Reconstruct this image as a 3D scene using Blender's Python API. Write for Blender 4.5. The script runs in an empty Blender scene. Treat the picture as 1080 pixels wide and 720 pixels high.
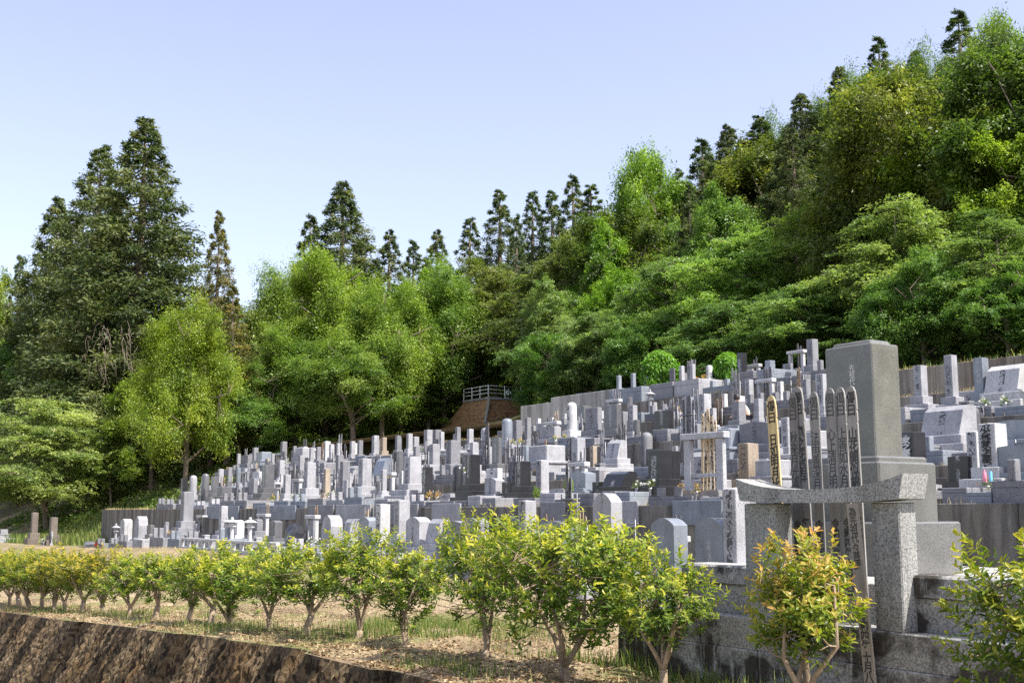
import bpy, math, random
import numpy as np
from mathutils import Vector, Matrix

random.seed(7)
rng = np.random.default_rng(11)
SC = bpy.context.scene
COL = SC.collection
R = math.radians

# ------------------------------------------------------------------ frame
# World z = 0 is eye height.  The hedge, the retaining walls and every grave row run
# along one direction; s goes away along the rows, t climbs the hillside.
DX, DY = -0.545, 0.838
_l = math.hypot(DX, DY); DX /= _l; DY /= _l
NX, NY = DY, -DX
THETA = math.atan2(-DY, -DX)            # local +x = -s (to the right), local +y = +t (uphill)
FPX, PITCH = 1260.0, math.atan(180 / 1260.0)
CP, SP = math.cos(PITCH), math.sin(PITCH)

def P(s, t, z=0.0):
    return Vector((NX * t + DX * s, NY * t + DY * s, z))

def ray(u, v):
    a, b = (u - 540) / FPX, (360 - v) / FPX
    return Vector((a, CP - b * SP, SP + b * CP))

def on_t(u, v, t):                       # where the sight line meets the upright plane of row t
    d = ray(u, v)
    k = t / (NX * d.x + NY * d.y)
    p = d * k
    return DX * p.x + DY * p.y, p.z      # s, z

def s_of(u, t, z=0.0):                   # s of the point at height z on row t seen in column u
    v = 540.0
    for _ in range(6):
        s, zz = on_t(u, v, t)
        p = P(s, t, z)
        dep = p.y * CP + p.z * SP
        v = 360 - FPX * (-p.y * SP + p.z * CP) / dep
    return s

def pix(p):
    dep = p.y * CP + p.z * SP
    return 540 + FPX * p.x / dep, 360 - FPX * (-p.y * SP + p.z * CP) / dep

def interp(x, xs, ys):
    return float(np.interp(x, xs, ys))

# ------------------------------------------------------------------ mesh building
class MB:
    def __init__(self):
        self.v, self.f, self.sm = [], [], []

    def add(self, vs, fs, smooth=False):
        n = len(self.v)
        self.v += [tuple(p) for p in vs]
        self.f += [[i + n for i in q] for q in fs]
        self.sm += [smooth] * len(fs)

    def box(self, x0, x1, y0, y1, z0, z1, b=0.012, tx=1.0, ty=1.0, rise=0.0):
        """Chamfered block; tx, ty shrink the top, rise gives a shallow pyramid top."""
        cx, cy, hx, hy = (x0 + x1) / 2, (y0 + y1) / 2, (x1 - x0) / 2, (y1 - y0) / 2
        b = min(b, hx * .4, hy * .4, (z1 - z0) * .4)

        def ring(ax, ay, c, z):
            return [(cx - ax + c, cy - ay, z), (cx + ax - c, cy - ay, z), (cx + ax, cy - ay + c, z), (cx + ax, cy + ay - c, z),
                    (cx + ax - c, cy + ay, z), (cx - ax + c, cy + ay, z), (cx - ax, cy + ay - c, z), (cx - ax, cy - ay + c, z)]
        vs = ring(hx, hy, b, z0) + ring(hx * tx, hy * ty, b, z1 - b) + ring(hx * tx - b, hy * ty - b, b * .5, z1)
        fs = [list(range(7, -1, -1))]
        for k in (0, 8):
            for i in range(8):
                j = (i + 1) % 8
                fs.append([k + i, k + j, k + 8 + j, k + 8 + i])
        if rise:
            vs.append((cx, cy, z1 + rise))
            fs += [[16 + i, 16 + (i + 1) % 8, 24] for i in range(8)]
        else:
            fs.append(list(range(16, 24)))
        self.add(vs, fs)

    def prism(self, pts, y0, y1, smooth=False):
        """Outline in x,z (counter-clockwise seen from the front) given depth y0..y1."""
        n = len(pts)
        vs = [(x, y0, z) for x, z in pts] + [(x, y1, z) for x, z in pts]
        self.add(vs, [list(range(n)), list(range(2 * n - 1, n - 1, -1))])
        k = len(self.v) - 2 * n
        for i in range(n):
            j = (i + 1) % n
            self.f.append([k + i, k + n + i, k + n + j, k + j]); self.sm.append(smooth)

    def prism_x(self, pts, x0, x1):
        """Outline in y,z given width x0..x1."""
        n = len(pts)
        vs = [(x0, y, z) for y, z in pts] + [(x1, y, z) for y, z in pts]
        fs = [list(range(n - 1, -1, -1)), list(range(n, 2 * n))]
        for i in range(n):
            j = (i + 1) % n
            fs.append([i, j, n + j, n + i])
        self.add(vs, fs)

    def lathe(self, prof, cx=0, cy=0, n=12, smooth=True):
        vs, fs = [], []
        for r, z in prof:
            for i in range(n):
                a = 2 * math.pi * i / n
                vs.append((cx + r * math.cos(a), cy + r * math.sin(a), z))
        for k in range(len(prof) - 1):
            for i in range(n):
                j = (i + 1) % n
                fs.append([k * n + i, k * n + j, k * n + n + j, k * n + n + i])
        self.add(vs, fs, smooth)
        self.add([(cx + prof[-1][0] * math.cos(2 * math.pi * i / n), cy + prof[-1][0] * math.sin(2 * math.pi * i / n), prof[-1][1]) for i in range(n)], [list(range(n))])

    def tube(self, pts, rs, n=6):
        vs, fs = [], []
        m = len(pts)
        pts = [Vector(p) for p in pts]
        for k in range(m):
            d = (pts[min(k + 1, m - 1)] - pts[max(k - 1, 0)])
            d = d.normalized() if d.length > 1e-9 else Vector((0, 0, 1))
            a = d.cross(Vector((0.31, 0.95, 0.05))).normalized()
            b = d.cross(a)
            for i in range(n):
                w = 2 * math.pi * i / n
                vs.append(pts[k] + (a * math.cos(w) + b * math.sin(w)) * rs[k])
        for k in range(m - 1):
            for i in range(n):
                j = (i + 1) % n
                fs.append([k * n + i, k * n + j, k * n + n + j, k * n + n + i])
        fs.append(list(range((m - 1) * n, m * n)))
        self.add(vs, fs, True)

    def mesh(self, name, mat):
        me = bpy.data.meshes.new(name)
        me.from_pydata(self.v, [], self.f)
        me.materials.append(mat)
        me.polygons.foreach_set('use_smooth', self.sm)
        me.update()
        return me

def quads_mesh(name, verts, nq, mat, tone=None, smooth=False):
    """Mesh of nq separate quads, verts (4*nq,3); tone is one value per quad."""
    me = bpy.data.meshes.new(name)
    me.vertices.add(len(verts)); me.vertices.foreach_set('co', np.asarray(verts, np.float32).ravel())
    me.loops.add(nq * 4); me.loops.foreach_set('vertex_index', np.arange(nq * 4, dtype=np.int32))
    me.polygons.add(nq)
    me.polygons.foreach_set('loop_start', np.arange(0, nq * 4, 4, dtype=np.int32))
    if tone is not None:
        at = me.attributes.new('tone', 'FLOAT', 'FACE'); at.data.foreach_set('value', np.asarray(tone, np.float32))
    me.materials.append(mat)
    me.update(calc_edges=True); me.validate()
    return me

def norm(a):
    return a / np.maximum(np.linalg.norm(a, axis=1, keepdims=True), 1e-9)

def leaf_quads(c, nrm, axis, L, W, fold=0.18):
    """Diamond leaves: centres c, normals nrm, long axis axis."""
    axis = norm(axis - nrm * np.sum(axis * nrm, 1, keepdims=True))
    side = np.cross(nrm, axis)
    L = L[:, None]; W = W[:, None]
    v = np.empty((len(c), 4, 3))
    v[:, 0] = c - axis * L * .5
    v[:, 1] = c + side * W * .5 + nrm * W * fold - axis * L * .08
    v[:, 2] = c + axis * L * .5 - nrm * L * .08
    v[:, 3] = c - side * W * .5 + nrm * W * fold - axis * L * .08
    return v.reshape(-1, 3)

# ------------------------------------------------------------------ objects
def tag(o, label=None, cat=None, group=None, kind=None):
    if label: o['label'] = label
    if cat: o['category'] = cat
    if group: o['group'] = group
    if kind: o['kind'] = kind
    return o

def link(name, me, parent=None, loc=None, rot=0.0, scale=None, color=None):
    o = bpy.data.objects.new(name, me)
    COL.objects.link(o)
    if parent: o.parent = parent
    if loc is not None: o.location = loc
    if rot: o.rotation_euler = (0, 0, rot)
    if scale is not None: o.scale = scale
    if color is not None: o.color = (*color, 1)
    return o

def thing(name, parts, loc, rot=THETA, scale=None, color=None, label=None, cat=None, group=None):
    """An Empty at the base with its parts; parts = [(name, mesh) or (name, mesh, colour)]."""
    e = link(name, None, None, loc, rot, scale)
    tag(e, label, cat, group)
    for p in parts:
        link(p[0], p[1], e, color=p[2] if len(p) > 2 else color)
    return e

def row_obj(name, mb, mat, parent=None, color=None):
    """A mesh built in row coordinates (x = -s, y = t)."""
    return link(name, mb.mesh(name, mat), parent, rot=0 if parent else THETA, color=color)

# ------------------------------------------------------------------ materials
class NT:
    def __init__(self, name):
        self.m = bpy.data.materials.new(name); self.m.use_nodes = True
        self.t = self.m.node_tree; self.t.nodes.clear()
        self.out = self.t.nodes.new('ShaderNodeOutputMaterial')

    def n(self, typ, ins=None, **kw):
        nd = self.t.nodes.new('ShaderNode' + typ)
        for k, v in kw.items(): setattr(nd, k, v)
        for k, v in (ins or {}).items(): self.set(nd.inputs[k], v)
        return nd

    def set(self, sock, v):
        if isinstance(v, bpy.types.NodeSocket): self.t.links.new(v, sock)
        elif isinstance(v, bpy.types.Node): self.t.links.new(v.outputs[0], sock)
        else: sock.default_value = v

    def coord(self, scale=(1, 1, 1), rand=True):
        tc = self.n('TexCoord').outputs['Object']
        if rand:
            oi = self.n('ObjectInfo').outputs['Random']
            off = self.n('Math', {0: oi, 1: 37.0}, operation='MULTIPLY')
            tc = self.n('VectorMath', {0: tc, 1: off}, operation='ADD').outputs[0]
        return self.n('Mapping', {'Vector': tc, 'Scale': scale}).outputs[0]

    def noise(self, vec, scale, detail=4.0, rough=0.55):
        return self.n('TexNoise', {'Vector': vec, 'Scale': scale, 'Detail': detail, 'Roughness': rough}).outputs['Fac']

    def ramp(self, fac, stops):
        r = self.n('ValToRGB', {'Fac': fac})
        e = r.color_ramp.elements
        while len(e) < len(stops): e.new(0.5)
        for q, (p, c) in zip(e, stops):
            q.position = p
            q.color = (c, c, c, 1) if isinstance(c, (int, float)) else (*c, 1)
        return r.outputs['Color']

    def mix(self, fac, a, b, mode='MIX'):
        x = self.n('Mix', data_type='RGBA', blend_type=mode)
        self.set(x.inputs[0], fac)
        for k, v in ((6, a), (7, b)):
            self.set(x.inputs[k], (*v, 1) if isinstance(v, tuple) and len(v) == 3 else v)
        return x.outputs[2]

    def bump(self, h, strength=0.3, dist=0.01):
        return self.n('Bump', {'Height': h, 'Strength': strength, 'Distance': dist}).outputs[0]

    def done(self, color, rough=0.6, spec=0.4, normal=None, metal=0.0):
        b = self.n('BsdfPrincipled', {'Roughness': rough, 'Specular IOR Level': spec, 'Metallic': metal})
        self.set(b.inputs['Base Color'], (*color, 1) if isinstance(color, tuple) else color)
        if normal is not None: self.set(b.inputs['Normal'], normal)
        self.t.links.new(b.outputs[0], self.out.inputs[0])
        return self.m

def granite(name, rough, spec, grain=70.0, contrast=0.55, stain=0.35, bump=0.25, engraved=False):
    k = NT(name)
    col = k.n('ObjectInfo').outputs['Color']
    v = k.coord()
    g = k.ramp(k.noise(v, grain, 3.0, .7), [(.36, 1 - contrast), (.5, 1.0), (.66, 1 + contrast * .6)])
    w = k.ramp(k.noise(v, 2.3, 5.0), [(.3, .78), (.7, 1.12)])
    c = k.mix(1.0, k.mix(1.0, col, g, 'MULTIPLY'), w, 'MULTIPLY')
    st = k.noise(k.coord((9, 9, .8)), 1.0, 4.0, .65)
    c = k.mix(k.ramp(st, [(.52, 0.0), (.72, stain)]), c, k.mix(1.0, c, (.33, .31, .28), 'MULTIPLY'))
    if engraved:                         # a worn column of cut characters down the middle of the front face
        tc = k.n('TexCoord')
        p = k.n('SeparateXYZ', {0: tc.outputs['Object']}); nn = k.n('SeparateXYZ', {0: tc.outputs['Normal']})
        mid = k.n('Math', {0: k.n('Math', {0: p.outputs[0]}, operation='ABSOLUTE'), 1: .07}, operation='LESS_THAN')
        fr = k.n('Math', {0: nn.outputs[1], 1: -.6}, operation='LESS_THAN')
        ink = k.ramp(k.noise(k.coord((24, 24, 21)), 1.0, 2.0, .5), [(.48, 0.0), (.53, 1.0)])
        rows_ = k.ramp(k.noise(k.coord((.1, .1, 3.2)), 1.0, 1.0, .5), [(.4, 0.0), (.46, 1.0)])
        f = k.n('Math', {0: k.n('Math', {0: mid, 1: fr}, operation='MULTIPLY'), 1: k.n('Math', {0: ink, 1: rows_}, operation='MULTIPLY')}, operation='MULTIPLY')
        c = k.mix(f, c, (.07, .07, .075) if rough > .3 else (.3, .3, .31))
    return k.done(c, rough, spec, k.bump(k.noise(v, grain * .8, 2), bump, .004))

def foliage(name, c0, c1, c2, trans=0.35, rough=0.5, tint=(1.25, 1.35, .55), spec=.35):
    k = NT(name)
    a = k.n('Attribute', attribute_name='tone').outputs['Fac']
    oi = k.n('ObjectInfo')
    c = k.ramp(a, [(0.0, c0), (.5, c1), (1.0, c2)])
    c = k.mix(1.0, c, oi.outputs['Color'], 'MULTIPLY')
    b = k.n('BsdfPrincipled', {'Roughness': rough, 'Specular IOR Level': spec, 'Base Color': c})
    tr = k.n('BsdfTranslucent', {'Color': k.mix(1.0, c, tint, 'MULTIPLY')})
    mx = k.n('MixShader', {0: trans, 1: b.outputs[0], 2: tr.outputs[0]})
    k.t.links.new(mx.outputs[0], k.out.inputs[0])
    return k.m

M = {}
M['granite'] = granite('granite', .62, .35)
M['granite_rough'] = granite('granite_rough', .8, .25, 62.0, .62, .55, .5)
M['polished'] = granite('polished_granite', .16, .5, 80.0, .35, .05, .02)

M['granite_engraved'] = granite('engraved_granite', .62, .35, engraved=True)
M['polished_engraved'] = granite('engraved_polished_granite', .16, .5, 80.0, .35, .05, .02, True)

def _stained():
    k = NT('stained_granite')
    v = k.coord(rand=False)
    g = k.ramp(k.noise(v, 42, 3, .75), [(.33, .17), (.5, .42), (.68, .68)])
    w = k.ramp(k.noise(v, 1.7, 5), [(.3, .7), (.7, 1.1)])
    c = k.mix(1.0, g, w, 'MULTIPLY')
    c = k.mix(.35, c, (.30, .27, .22), 'MULTIPLY')
    low = k.n('MapRange', {0: k.n('SeparateXYZ', {0: k.n('TexCoord').outputs['Object']}).outputs[2], 1: -.5, 2: -1.5, 3: -.16, 4: .035})
    patch = k.ramp(k.n('Math', {0: k.noise(k.coord((1, 1, 1.6), False), .95, 4, .6), 1: low}, operation='ADD'), [(.45, 0.0), (.52, 1.0)])
    streak = k.ramp(k.noise(k.coord((13, 13, .9), False), 1.0, 4, .7), [(.34, 0.0), (.46, 1.0)])
    f = k.mix(1.0, patch, streak, 'MULTIPLY')
    c = k.mix(k.mix(.9, (0, 0, 0), f), c, (.028, .022, .016))
    return k.done(c, .85, .2, k.bump(k.noise(v, 40, 3), .5, .006))
M['stained_granite'] = _stained()

def _concrete(name, base, dark, f=.6, warm=(.30, .24, .17)):
    k = NT(name)
    v = k.coord(rand=False)
    st = k.noise(k.coord((1.9, 1.9, .22), False), 1.0, 7, .72)
    pt = k.noise(v, .8, 6, .65)
    c = k.mix(k.ramp(pt, [(.35, 0.0), (.65, .6)]), base, warm)
    c = k.mix(k.ramp(st, [(.42, 0.0), (.6, f)]), c, dark)
    g = k.ramp(k.noise(v, 30, 4, .7), [(.3, .8), (.7, 1.15)])
    return k.done(k.mix(1.0, c, g, 'MULTIPLY'), .9, .2, k.bump(k.noise(v, 14, 6, .7), .5, .02))
M['wall_concrete'] = _concrete('weathered_concrete', (.25, .24, .225), (.06, .055, .05), .8, (.19, .16, .125))
M['pale_concrete'] = _concrete('pale_concrete', (.38, .375, .37), (.15, .148, .146), .8, (.30, .285, .26))
M['path'] = _concrete('path_concrete', (.44, .40, .33), (.28, .24, .18), .3, (.46, .38, .26))

def _ground():
    k = NT('dry_ground')  # litter, dust and thin grass
    v = k.coord(rand=False)
    a = k.noise(v, .55, 7, .62)
    b = k.noise(v, 7.0, 6, .7)
    c = k.ramp(a, [(.32, (.11, .08, .05)), (.5, (.23, .175, .11)), (.68, (.34, .265, .175))])
    c = k.mix(1.0, c, k.ramp(b, [(.3, .55), (.5, 1.0), (.7, 1.2)]), 'MULTIPLY')
    sp = k.n('TexVoronoi', {'Vector': v, 'Scale': 26.0}).outputs['Color']
    c = k.mix(.35, c, k.mix(1.0, c, k.ramp(k.n('SeparateColor', {0: sp}).outputs[0], [(0, .35), (1, 1.7)]), 'MULTIPLY'))
    gr = k.ramp(k.noise(k.coord(rand=False), .33, 5, .6), [(.48, 0.0), (.62, .7)])
    c = k.mix(gr, c, (.12, .15, .04))
    return k.done(c, .95, .15, k.bump(b, .8, .04))
M['ground'] = _ground()

def _soil():
    k = NT('forest_soil')
    v = k.coord(rand=False)
    c = k.ramp(k.noise(v, .9, 7, .65), [(.3, (.03, .035, .012)), (.55, (.07, .065, .03)), (.75, (.05, .09, .02))])
    return k.done(c, .95, .1, k.bump(k.noise(v, 3, 6), .9, .15))
M['forest_soil'] = _soil()

def _moss():
    k = NT('mossy_concrete')
    v = k.coord(rand=False)
    # the streaks run down the face: stretch along the slope
    st = k.noise(k.coord((11, 1.2, .7), False), 1.0, 6, .7)
    st2 = k.noise(k.coord((1.1, .12, .07), False), 1.0, 3, .6)
    fine = k.noise(v, 17, 6, .75)
    c = k.ramp(fine, [(.32, (.045, .032, .02)), (.44, (.19, .13, .07)), (.54, (.33, .245, .145)), (.66, (.52, .43, .30))])
    c = k.mix(k.ramp(k.noise(v, 1.3, 5), [(.46, 0.0), (.66, .6)]), c, (.17, .09, .03))
    c = k.mix(k.ramp(st, [(.42, 0.0), (.6, .8)]), c, (.03, .021, .012))
    c = k.mix(k.ramp(st2, [(.47, 0.0), (.55, .88)]), c, (.02, .015, .010))
    return k.done(c, .95, .15, k.bump(k.noise(v, 20, 8, .8), 1.0, .10))
M['moss'] = _moss()

def _brick():
    k = NT('brown_block_revetment')
    v = k.coord(rand=False)
    tc = k.n('TexCoord').outputs['Object']
    s = k.n('SeparateXYZ', {0: tc})
    xy = k.n('Math', {0: s.outputs[0], 1: s.outputs[1]}, operation='ADD')
    uv = k.n('CombineXYZ', {0: xy, 1: s.outputs[2]})
    br = k.n('TexBrick', {'Vector': uv, 'Scale': 2.6, 'Color1': (.42, .23, .11, 1), 'Color2': (.13, .065, .035, 1), 'Mortar': (.30, .20, .12, 1),
                          'Mortar Size': .03, 'Brick Width': .45, 'Row Height': .28})
    c = k.mix(k.ramp(k.noise(v, 1.4, 5), [(.4, 0.0), (.7, .6)]), br.outputs[0], (.36, .22, .12))
    return k.done(c, .9, .2, k.bump(br.outputs[1], -.8, .05))
M['brick'] = _brick()

def _bark(name, a, b):
    k = NT(name)
    n = k.noise(k.coord((9, 9, 1.6)), 2.0, 5, .7)
    c = k.ramp(n, [(.3, a), (.7, b)])
    return k.done(c, .9, .15, k.bump(n, .7, .02))
M['bark'] = _bark('bark', (.08, .06, .045), (.27, .22, .175))
M['shrub_bark'] = _bark('shrub_bark', (.14, .10, .065), (.42, .33, .24))
M['dead_twig'] = _bark('dead_twig', (.12, .09, .07), (.27, .22, .18))

def _tabletwood():
    k = NT('tablet_wood')
    v = k.coord((1, 1, 1))
    col = k.n('ObjectInfo').outputs['Color']
    gr = k.noise(k.coord((70, 70, 2.0)), 1.0, 4, .6)
    c = k.mix(1.0, col, k.ramp(gr, [(.3, .72), (.7, 1.15)]), 'MULTIPLY')
    c = k.mix(k.ramp(k.noise(v, 3.0, 4), [(.5, 0.0), (.75, .5)]), c, k.mix(1.0, c, (.5, .48, .47), 'MULTIPLY'))
    return k.done(c, .8, .2)
M['tablet'] = _tabletwood()

def _inked():
    """The small far tablets: a column of brushed strokes inked down the middle."""
    k = NT('inked_tablet_wood')
    col = k.n('ObjectInfo').outputs['Color']
    tc = k.n('TexCoord').outputs['Object']
    s = k.n('SeparateXYZ', {0: tc})
    mid = k.n('Math', {0: k.n('Math', {0: s.outputs[0]}, operation='ABSOLUTE'), 1: .03}, operation='LESS_THAN')
    n = k.noise(k.coord((26, 26, 24)), 1.0, 2.0, .5)
    row = k.noise(k.coord((.1, .1, 4.5)), 1.0, 1.0, .5)
    ink = k.n('Math', {0: k.ramp(n, [(.5, 0.0), (.54, 1.0)]), 1: k.ramp(row, [(.42, 0.0), (.46, 1.0)])}, operation='MULTIPLY')
    ink = k.n('Math', {0: ink, 1: mid}, operation='MULTIPLY')
    gr = k.ramp(k.noise(k.coord((70, 70, 2.0)), 1.0, 4, .6), [(.3, .75), (.7, 1.15)])
    return k.done(k.mix(ink, k.mix(1.0, col, gr, 'MULTIPLY'), (.03, .03, .032)), .8, .2)
M['inked'] = _inked()

def plain(name, c, rough=.5, spec=.4, metal=0.0, var=.12):
    k = NT(name)
    n = k.ramp(k.noise(k.coord(), 6, 4), [(.3, 1 - var), (.7, 1 + var)])
    return k.done(k.mix(1.0, k.mix(1.0, c, n, 'MULTIPLY'), k.n('ObjectInfo').outputs['Color'], 'MULTIPLY'), rough, spec, None, metal)
M['ink'] = plain('ink', (.018, .018, .02), .7)
M['ink_faded'] = plain('ink_faded', (.042, .041, .04), .8)
M['engraved_pale'] = plain('engraved_pale', (.62, .62, .62), .8)
M['engraved_dark'] = plain('engraved_dark', (.03, .03, .035), .8)
M['steel'] = plain('steel', (.34, .34, .36), .4, .5, .7)
M['white_paint'] = plain('white_paint', (.78, .78, .78), .45)
M['gravel'] = plain('gravel_bed', (.38, .36, .33), .9, .2, 0, .45)
M['dark_paint'] = plain('dark_paint', (1, 1, 1), .3, .5)
M['skin'] = plain('skin', (.55, .36, .27), .6)
M['cloth'] = plain('cloth', (1, 1, 1), .9, .1)
M['hair'] = plain('hair', (.02, .017, .015), .5)
M['rubber'] = plain('rubber', (.025, .025, .025), .8, .2)
M['glass'] = plain('car_glass', (.03, .035, .045), .08, .6)
M['petal'] = None

M['leaf_hedge'] = foliage('hedge_leaf', (.045, .095, .02), (.17, .25, .035), (.52, .47, .055), .42, .4)
M['leaf_red'] = foliage('young_red_leaf', (.06, .12, .02), (.27, .33, .04), (.60, .33, .12), .42, .4)
M['leaf_broad'] = foliage('broad_leaf', (.05, .092, .022), (.14, .205, .048), (.28, .33, .095), .44, .42)
M['leaf_layer'] = foliage('layered_leaf', (.06, .10, .036), (.155, .215, .078), (.30, .35, .14), .46, .4)
M['leaf_cedar'] = foliage('cedar_needle', (.03, .052, .018), (.08, .115, .036), (.20, .22, .075), .3, .5)
M['leaf_topiary'] = foliage('topiary_leaf', (.055, .14, .014), (.125, .28, .024), (.24, .42, .045), .4, .45)
M['leaf_weed'] = foliage('weed_blade', (.05, .10, .02), (.12, .18, .04), (.36, .35, .13), .4, .5)
M['dry_grass'] = foliage('dry_grass_blade', (.30, .23, .11), (.48, .38, .20), (.60, .52, .30), .3, .7, (1.1, 1.05, .8))
M['litter'] = foliage('leaf_litter', (.10, .06, .03), (.26, .17, .09), (.48, .36, .22), .15, .7, (1.1, 1.0, .7))
M['petals'] = foliage('petals', (.9, .9, .9), (1, 1, 1), (1, 1, 1), .25, .6, (1, 1, 1))
# ================================================================== setting
def z_hedge(s): return -1.65 - 0.045 * min(max(s - 14, 0), 24)
def z_low(s): return interp(s, [10, 20, 34, 46, 70], [-1.62, -1.2, -1.0, -1.36, -1.6])

KS = 1.42                                 # the hillside lies this much farther off than one row pitch suggests
T_EDGE = [KS * q for q in (14.5, 16.9, 19.2, 21.6, 24.0)]
T_Z = [KS * q for q in (.10, .75, 1.70, 2.50, 3.45)]
T_SMAX = [KS * q for q in (57.0, 53.0, 52.5, 40.0, 30.5)]

def hill(s, t):
    s, t = s / KS, t / KS
    g = interp(s, [0, 30, 45, 62, 82, 110], [.40, .40, .38, .27, .13, .08])
    dt = max(t - 29, 0)
    return KS * (3.45 + dt * g * (1 if dt < 60 else 60 / dt) + .5 * math.sin(s * .23 + t * .31) * min(1, dt / 8))

def z_row(s): return KS * z_low(s / KS)

def ground_z(s, t):
    if t < 8: return z_hedge(s)
    zl = z_row(s)
    if t < 14.0:
        k = ((t - 8) / 6.0) ** 2.6
        return z_hedge(s) * (1 - k) + zl * k
    s, t = s / KS, t / KS
    if t < 14.6: return zl
    if t < 25.6:
        a = -1.6 + (t - 14.6) * .38
        if s > 56:                       # open bank beyond the end of the terraces
            b = zl / KS + (t - 14.6) * (3.2 - zl / KS) / 11
            k = min(1, (s - 56) / 3); a = a * (1 - k) + b * k
        return KS * a
    return hill(s * KS, t * KS) if t > 26 else KS * 2.6 + (hill(s * KS, 26 * KS) - KS * 2.6) * min(1, (t - 25.6) / .3)

def terrain(name, ss, ts, zf, mat, kind='structure'):
    ns, nt = len(ss), len(ts)
    vs = [(-s, t, zf(s, t)) for t in ts for s in ss]
    fs = [[j * ns + i + 1, j * ns + i, (j + 1) * ns + i, (j + 1) * ns + i + 1] for j in range(nt - 1) for i in range(ns - 1)]
    me = bpy.data.meshes.new(name); me.from_pydata(vs, [], fs); me.materials.append(mat)
    me.polygons.foreach_set('use_smooth', [True] * len(fs)); me.update()
    o = link(name, me, rot=THETA); o['kind'] = kind
    return o

def wob(s, t):
    return .035 * math.sin(s * 2.1 + t * 3.7) + .03 * math.sin(s * 5.3 - t * 4.1) + .02 * math.sin(s * 11 + 2 * t)

EDGE = 6.0
def edge_t(s):                            # lip of the mossy wall: straight runs with slight set-backs
    return EDGE + (.09 if (16.6 < s < 18.6 or 21 < s < 25 or 29 < s < 34) else 0) - (.14 if 11.6 < s < 13.6 else 0)

ss = list(np.concatenate([np.arange(-30, 8.4, 1.0), np.arange(8.5, 40, .18), np.arange(40, 200, 2.0)]))
def gz(s, t):
    return ground_z(s, t) + wob(s, t) * (1 if t < 14 else 0)
vs_t = list(np.arange(6.0, 12, .22)) + list(np.arange(12, 20.7, .5)) + [28, 25.6 * KS]
o = terrain('ground', ss, vs_t, gz, M['ground'])
# pull the front line of that sheet onto the ragged lip
nn = len(ss)
for j in range(4):
    for i, s in enumerate(ss):
        if s > 8.5:
            v = o.data.vertices[j * nn + i]
            v.co.y = edge_t(s) + (6.88 - edge_t(s)) * j / 4
            if j == 0: v.co.z = z_hedge(s)
terrain('near_ground', list(np.arange(-30, 8.6, .7)) + [8.5], list(np.arange(-12, 6.01, .6)), gz, M['ground'])
terrain('forest_hill', list(np.arange(-80, 80, 3.0)) + list(np.arange(80, 230, 4)), [25.6 * KS, 26 * KS] + list(np.arange(27 * KS, 210, 4.0)), lambda s, t: ground_z(s, t) - .02, M['forest_soil'])
terrain('outer_land', [-900, -300, -60, 60, 150, 400, 1200], [-900, -300, -60, 60, 205, 400, 1000], lambda s, t: -12.0, M['forest_soil'])
terrain('lower_road', list(np.arange(8.5, 220, 6)), [-40, -20, 0, 3, 6.0], lambda s, t: -5.4, M['path'])

# mossy battered retaining wall under the hedge strip
def mossy_wall():
    sv = np.concatenate([np.arange(8.5, 24, .05), np.arange(24, 46, .09), np.arange(46, 80, .6)])
    hv = np.concatenate([[0, .03], np.arange(.08, 2.4, .05), np.arange(2.5, 3.9, .3)])
    S, H = np.meshgrid(sv, hv)
    et = np.array([edge_t(s) for s in sv]); zt = np.array([z_hedge(s) for s in sv])
    r = np.random.default_rng(3)
    def vnoise(S, H, a, b, seed):           # smooth value noise
        q = np.random.default_rng(seed); g = q.random((90, 400))
        x = S * a; y = H * b
        xi, yi = np.floor(x).astype(int) % 399, np.floor(y).astype(int) % 89
        fx, fy = x - np.floor(x), y - np.floor(y)
        fx = fx * fx * (3 - 2 * fx); fy = fy * fy * (3 - 2 * fy)
        return (g[yi, xi] * (1 - fx) + g[yi, xi + 1] * fx) * (1 - fy) + (g[yi + 1, xi] * (1 - fx) + g[yi + 1, xi + 1] * fx) * fy
    n = .03 * (vnoise(S, H, .9, .4, 1) - .5) + .075 * (vnoise(S, H, 10, 7, 4) - .5) + .06 * (r.random(S.shape) - .5)
    n *= np.clip(H / .10, 0, 1)
    T = et[None, :] - .585 * H - n * .85
    Z = zt[None, :] - H + n * .4 * np.clip(H / .5, 0, 1)
    X = -S
    vs = np.stack([X, T, Z], -1).reshape(-1, 3)
    ns, nh = len(sv), len(hv)
    I, J = np.meshgrid(np.arange(ns - 1), np.arange(nh - 1))
    a = (J * ns + I).ravel()
    q = np.stack([a, a + 1, a + ns + 1, a + ns], -1)[:, ::-1]
    me = bpy.data.meshes.new('retaining_wall'); me.from_pydata(vs.tolist(), [], q.tolist()); me.materials.append(M['moss']); me.update()
    o = link('mossy_retaining_wall', me, rot=THETA)
    tag(o, 'rough battered retaining wall with brown moss and black streaks below the shrub hedge', 'retaining wall')
mossy_wall()
mb = MB(); mb.box(-8.52, -8.2, 2, 6.0, -5.4, -1.6)
tag(row_obj('retaining_wall', mb, M['moss']), 'short return of the mossy wall where the hedge bank ends', 'retaining wall')

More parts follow.
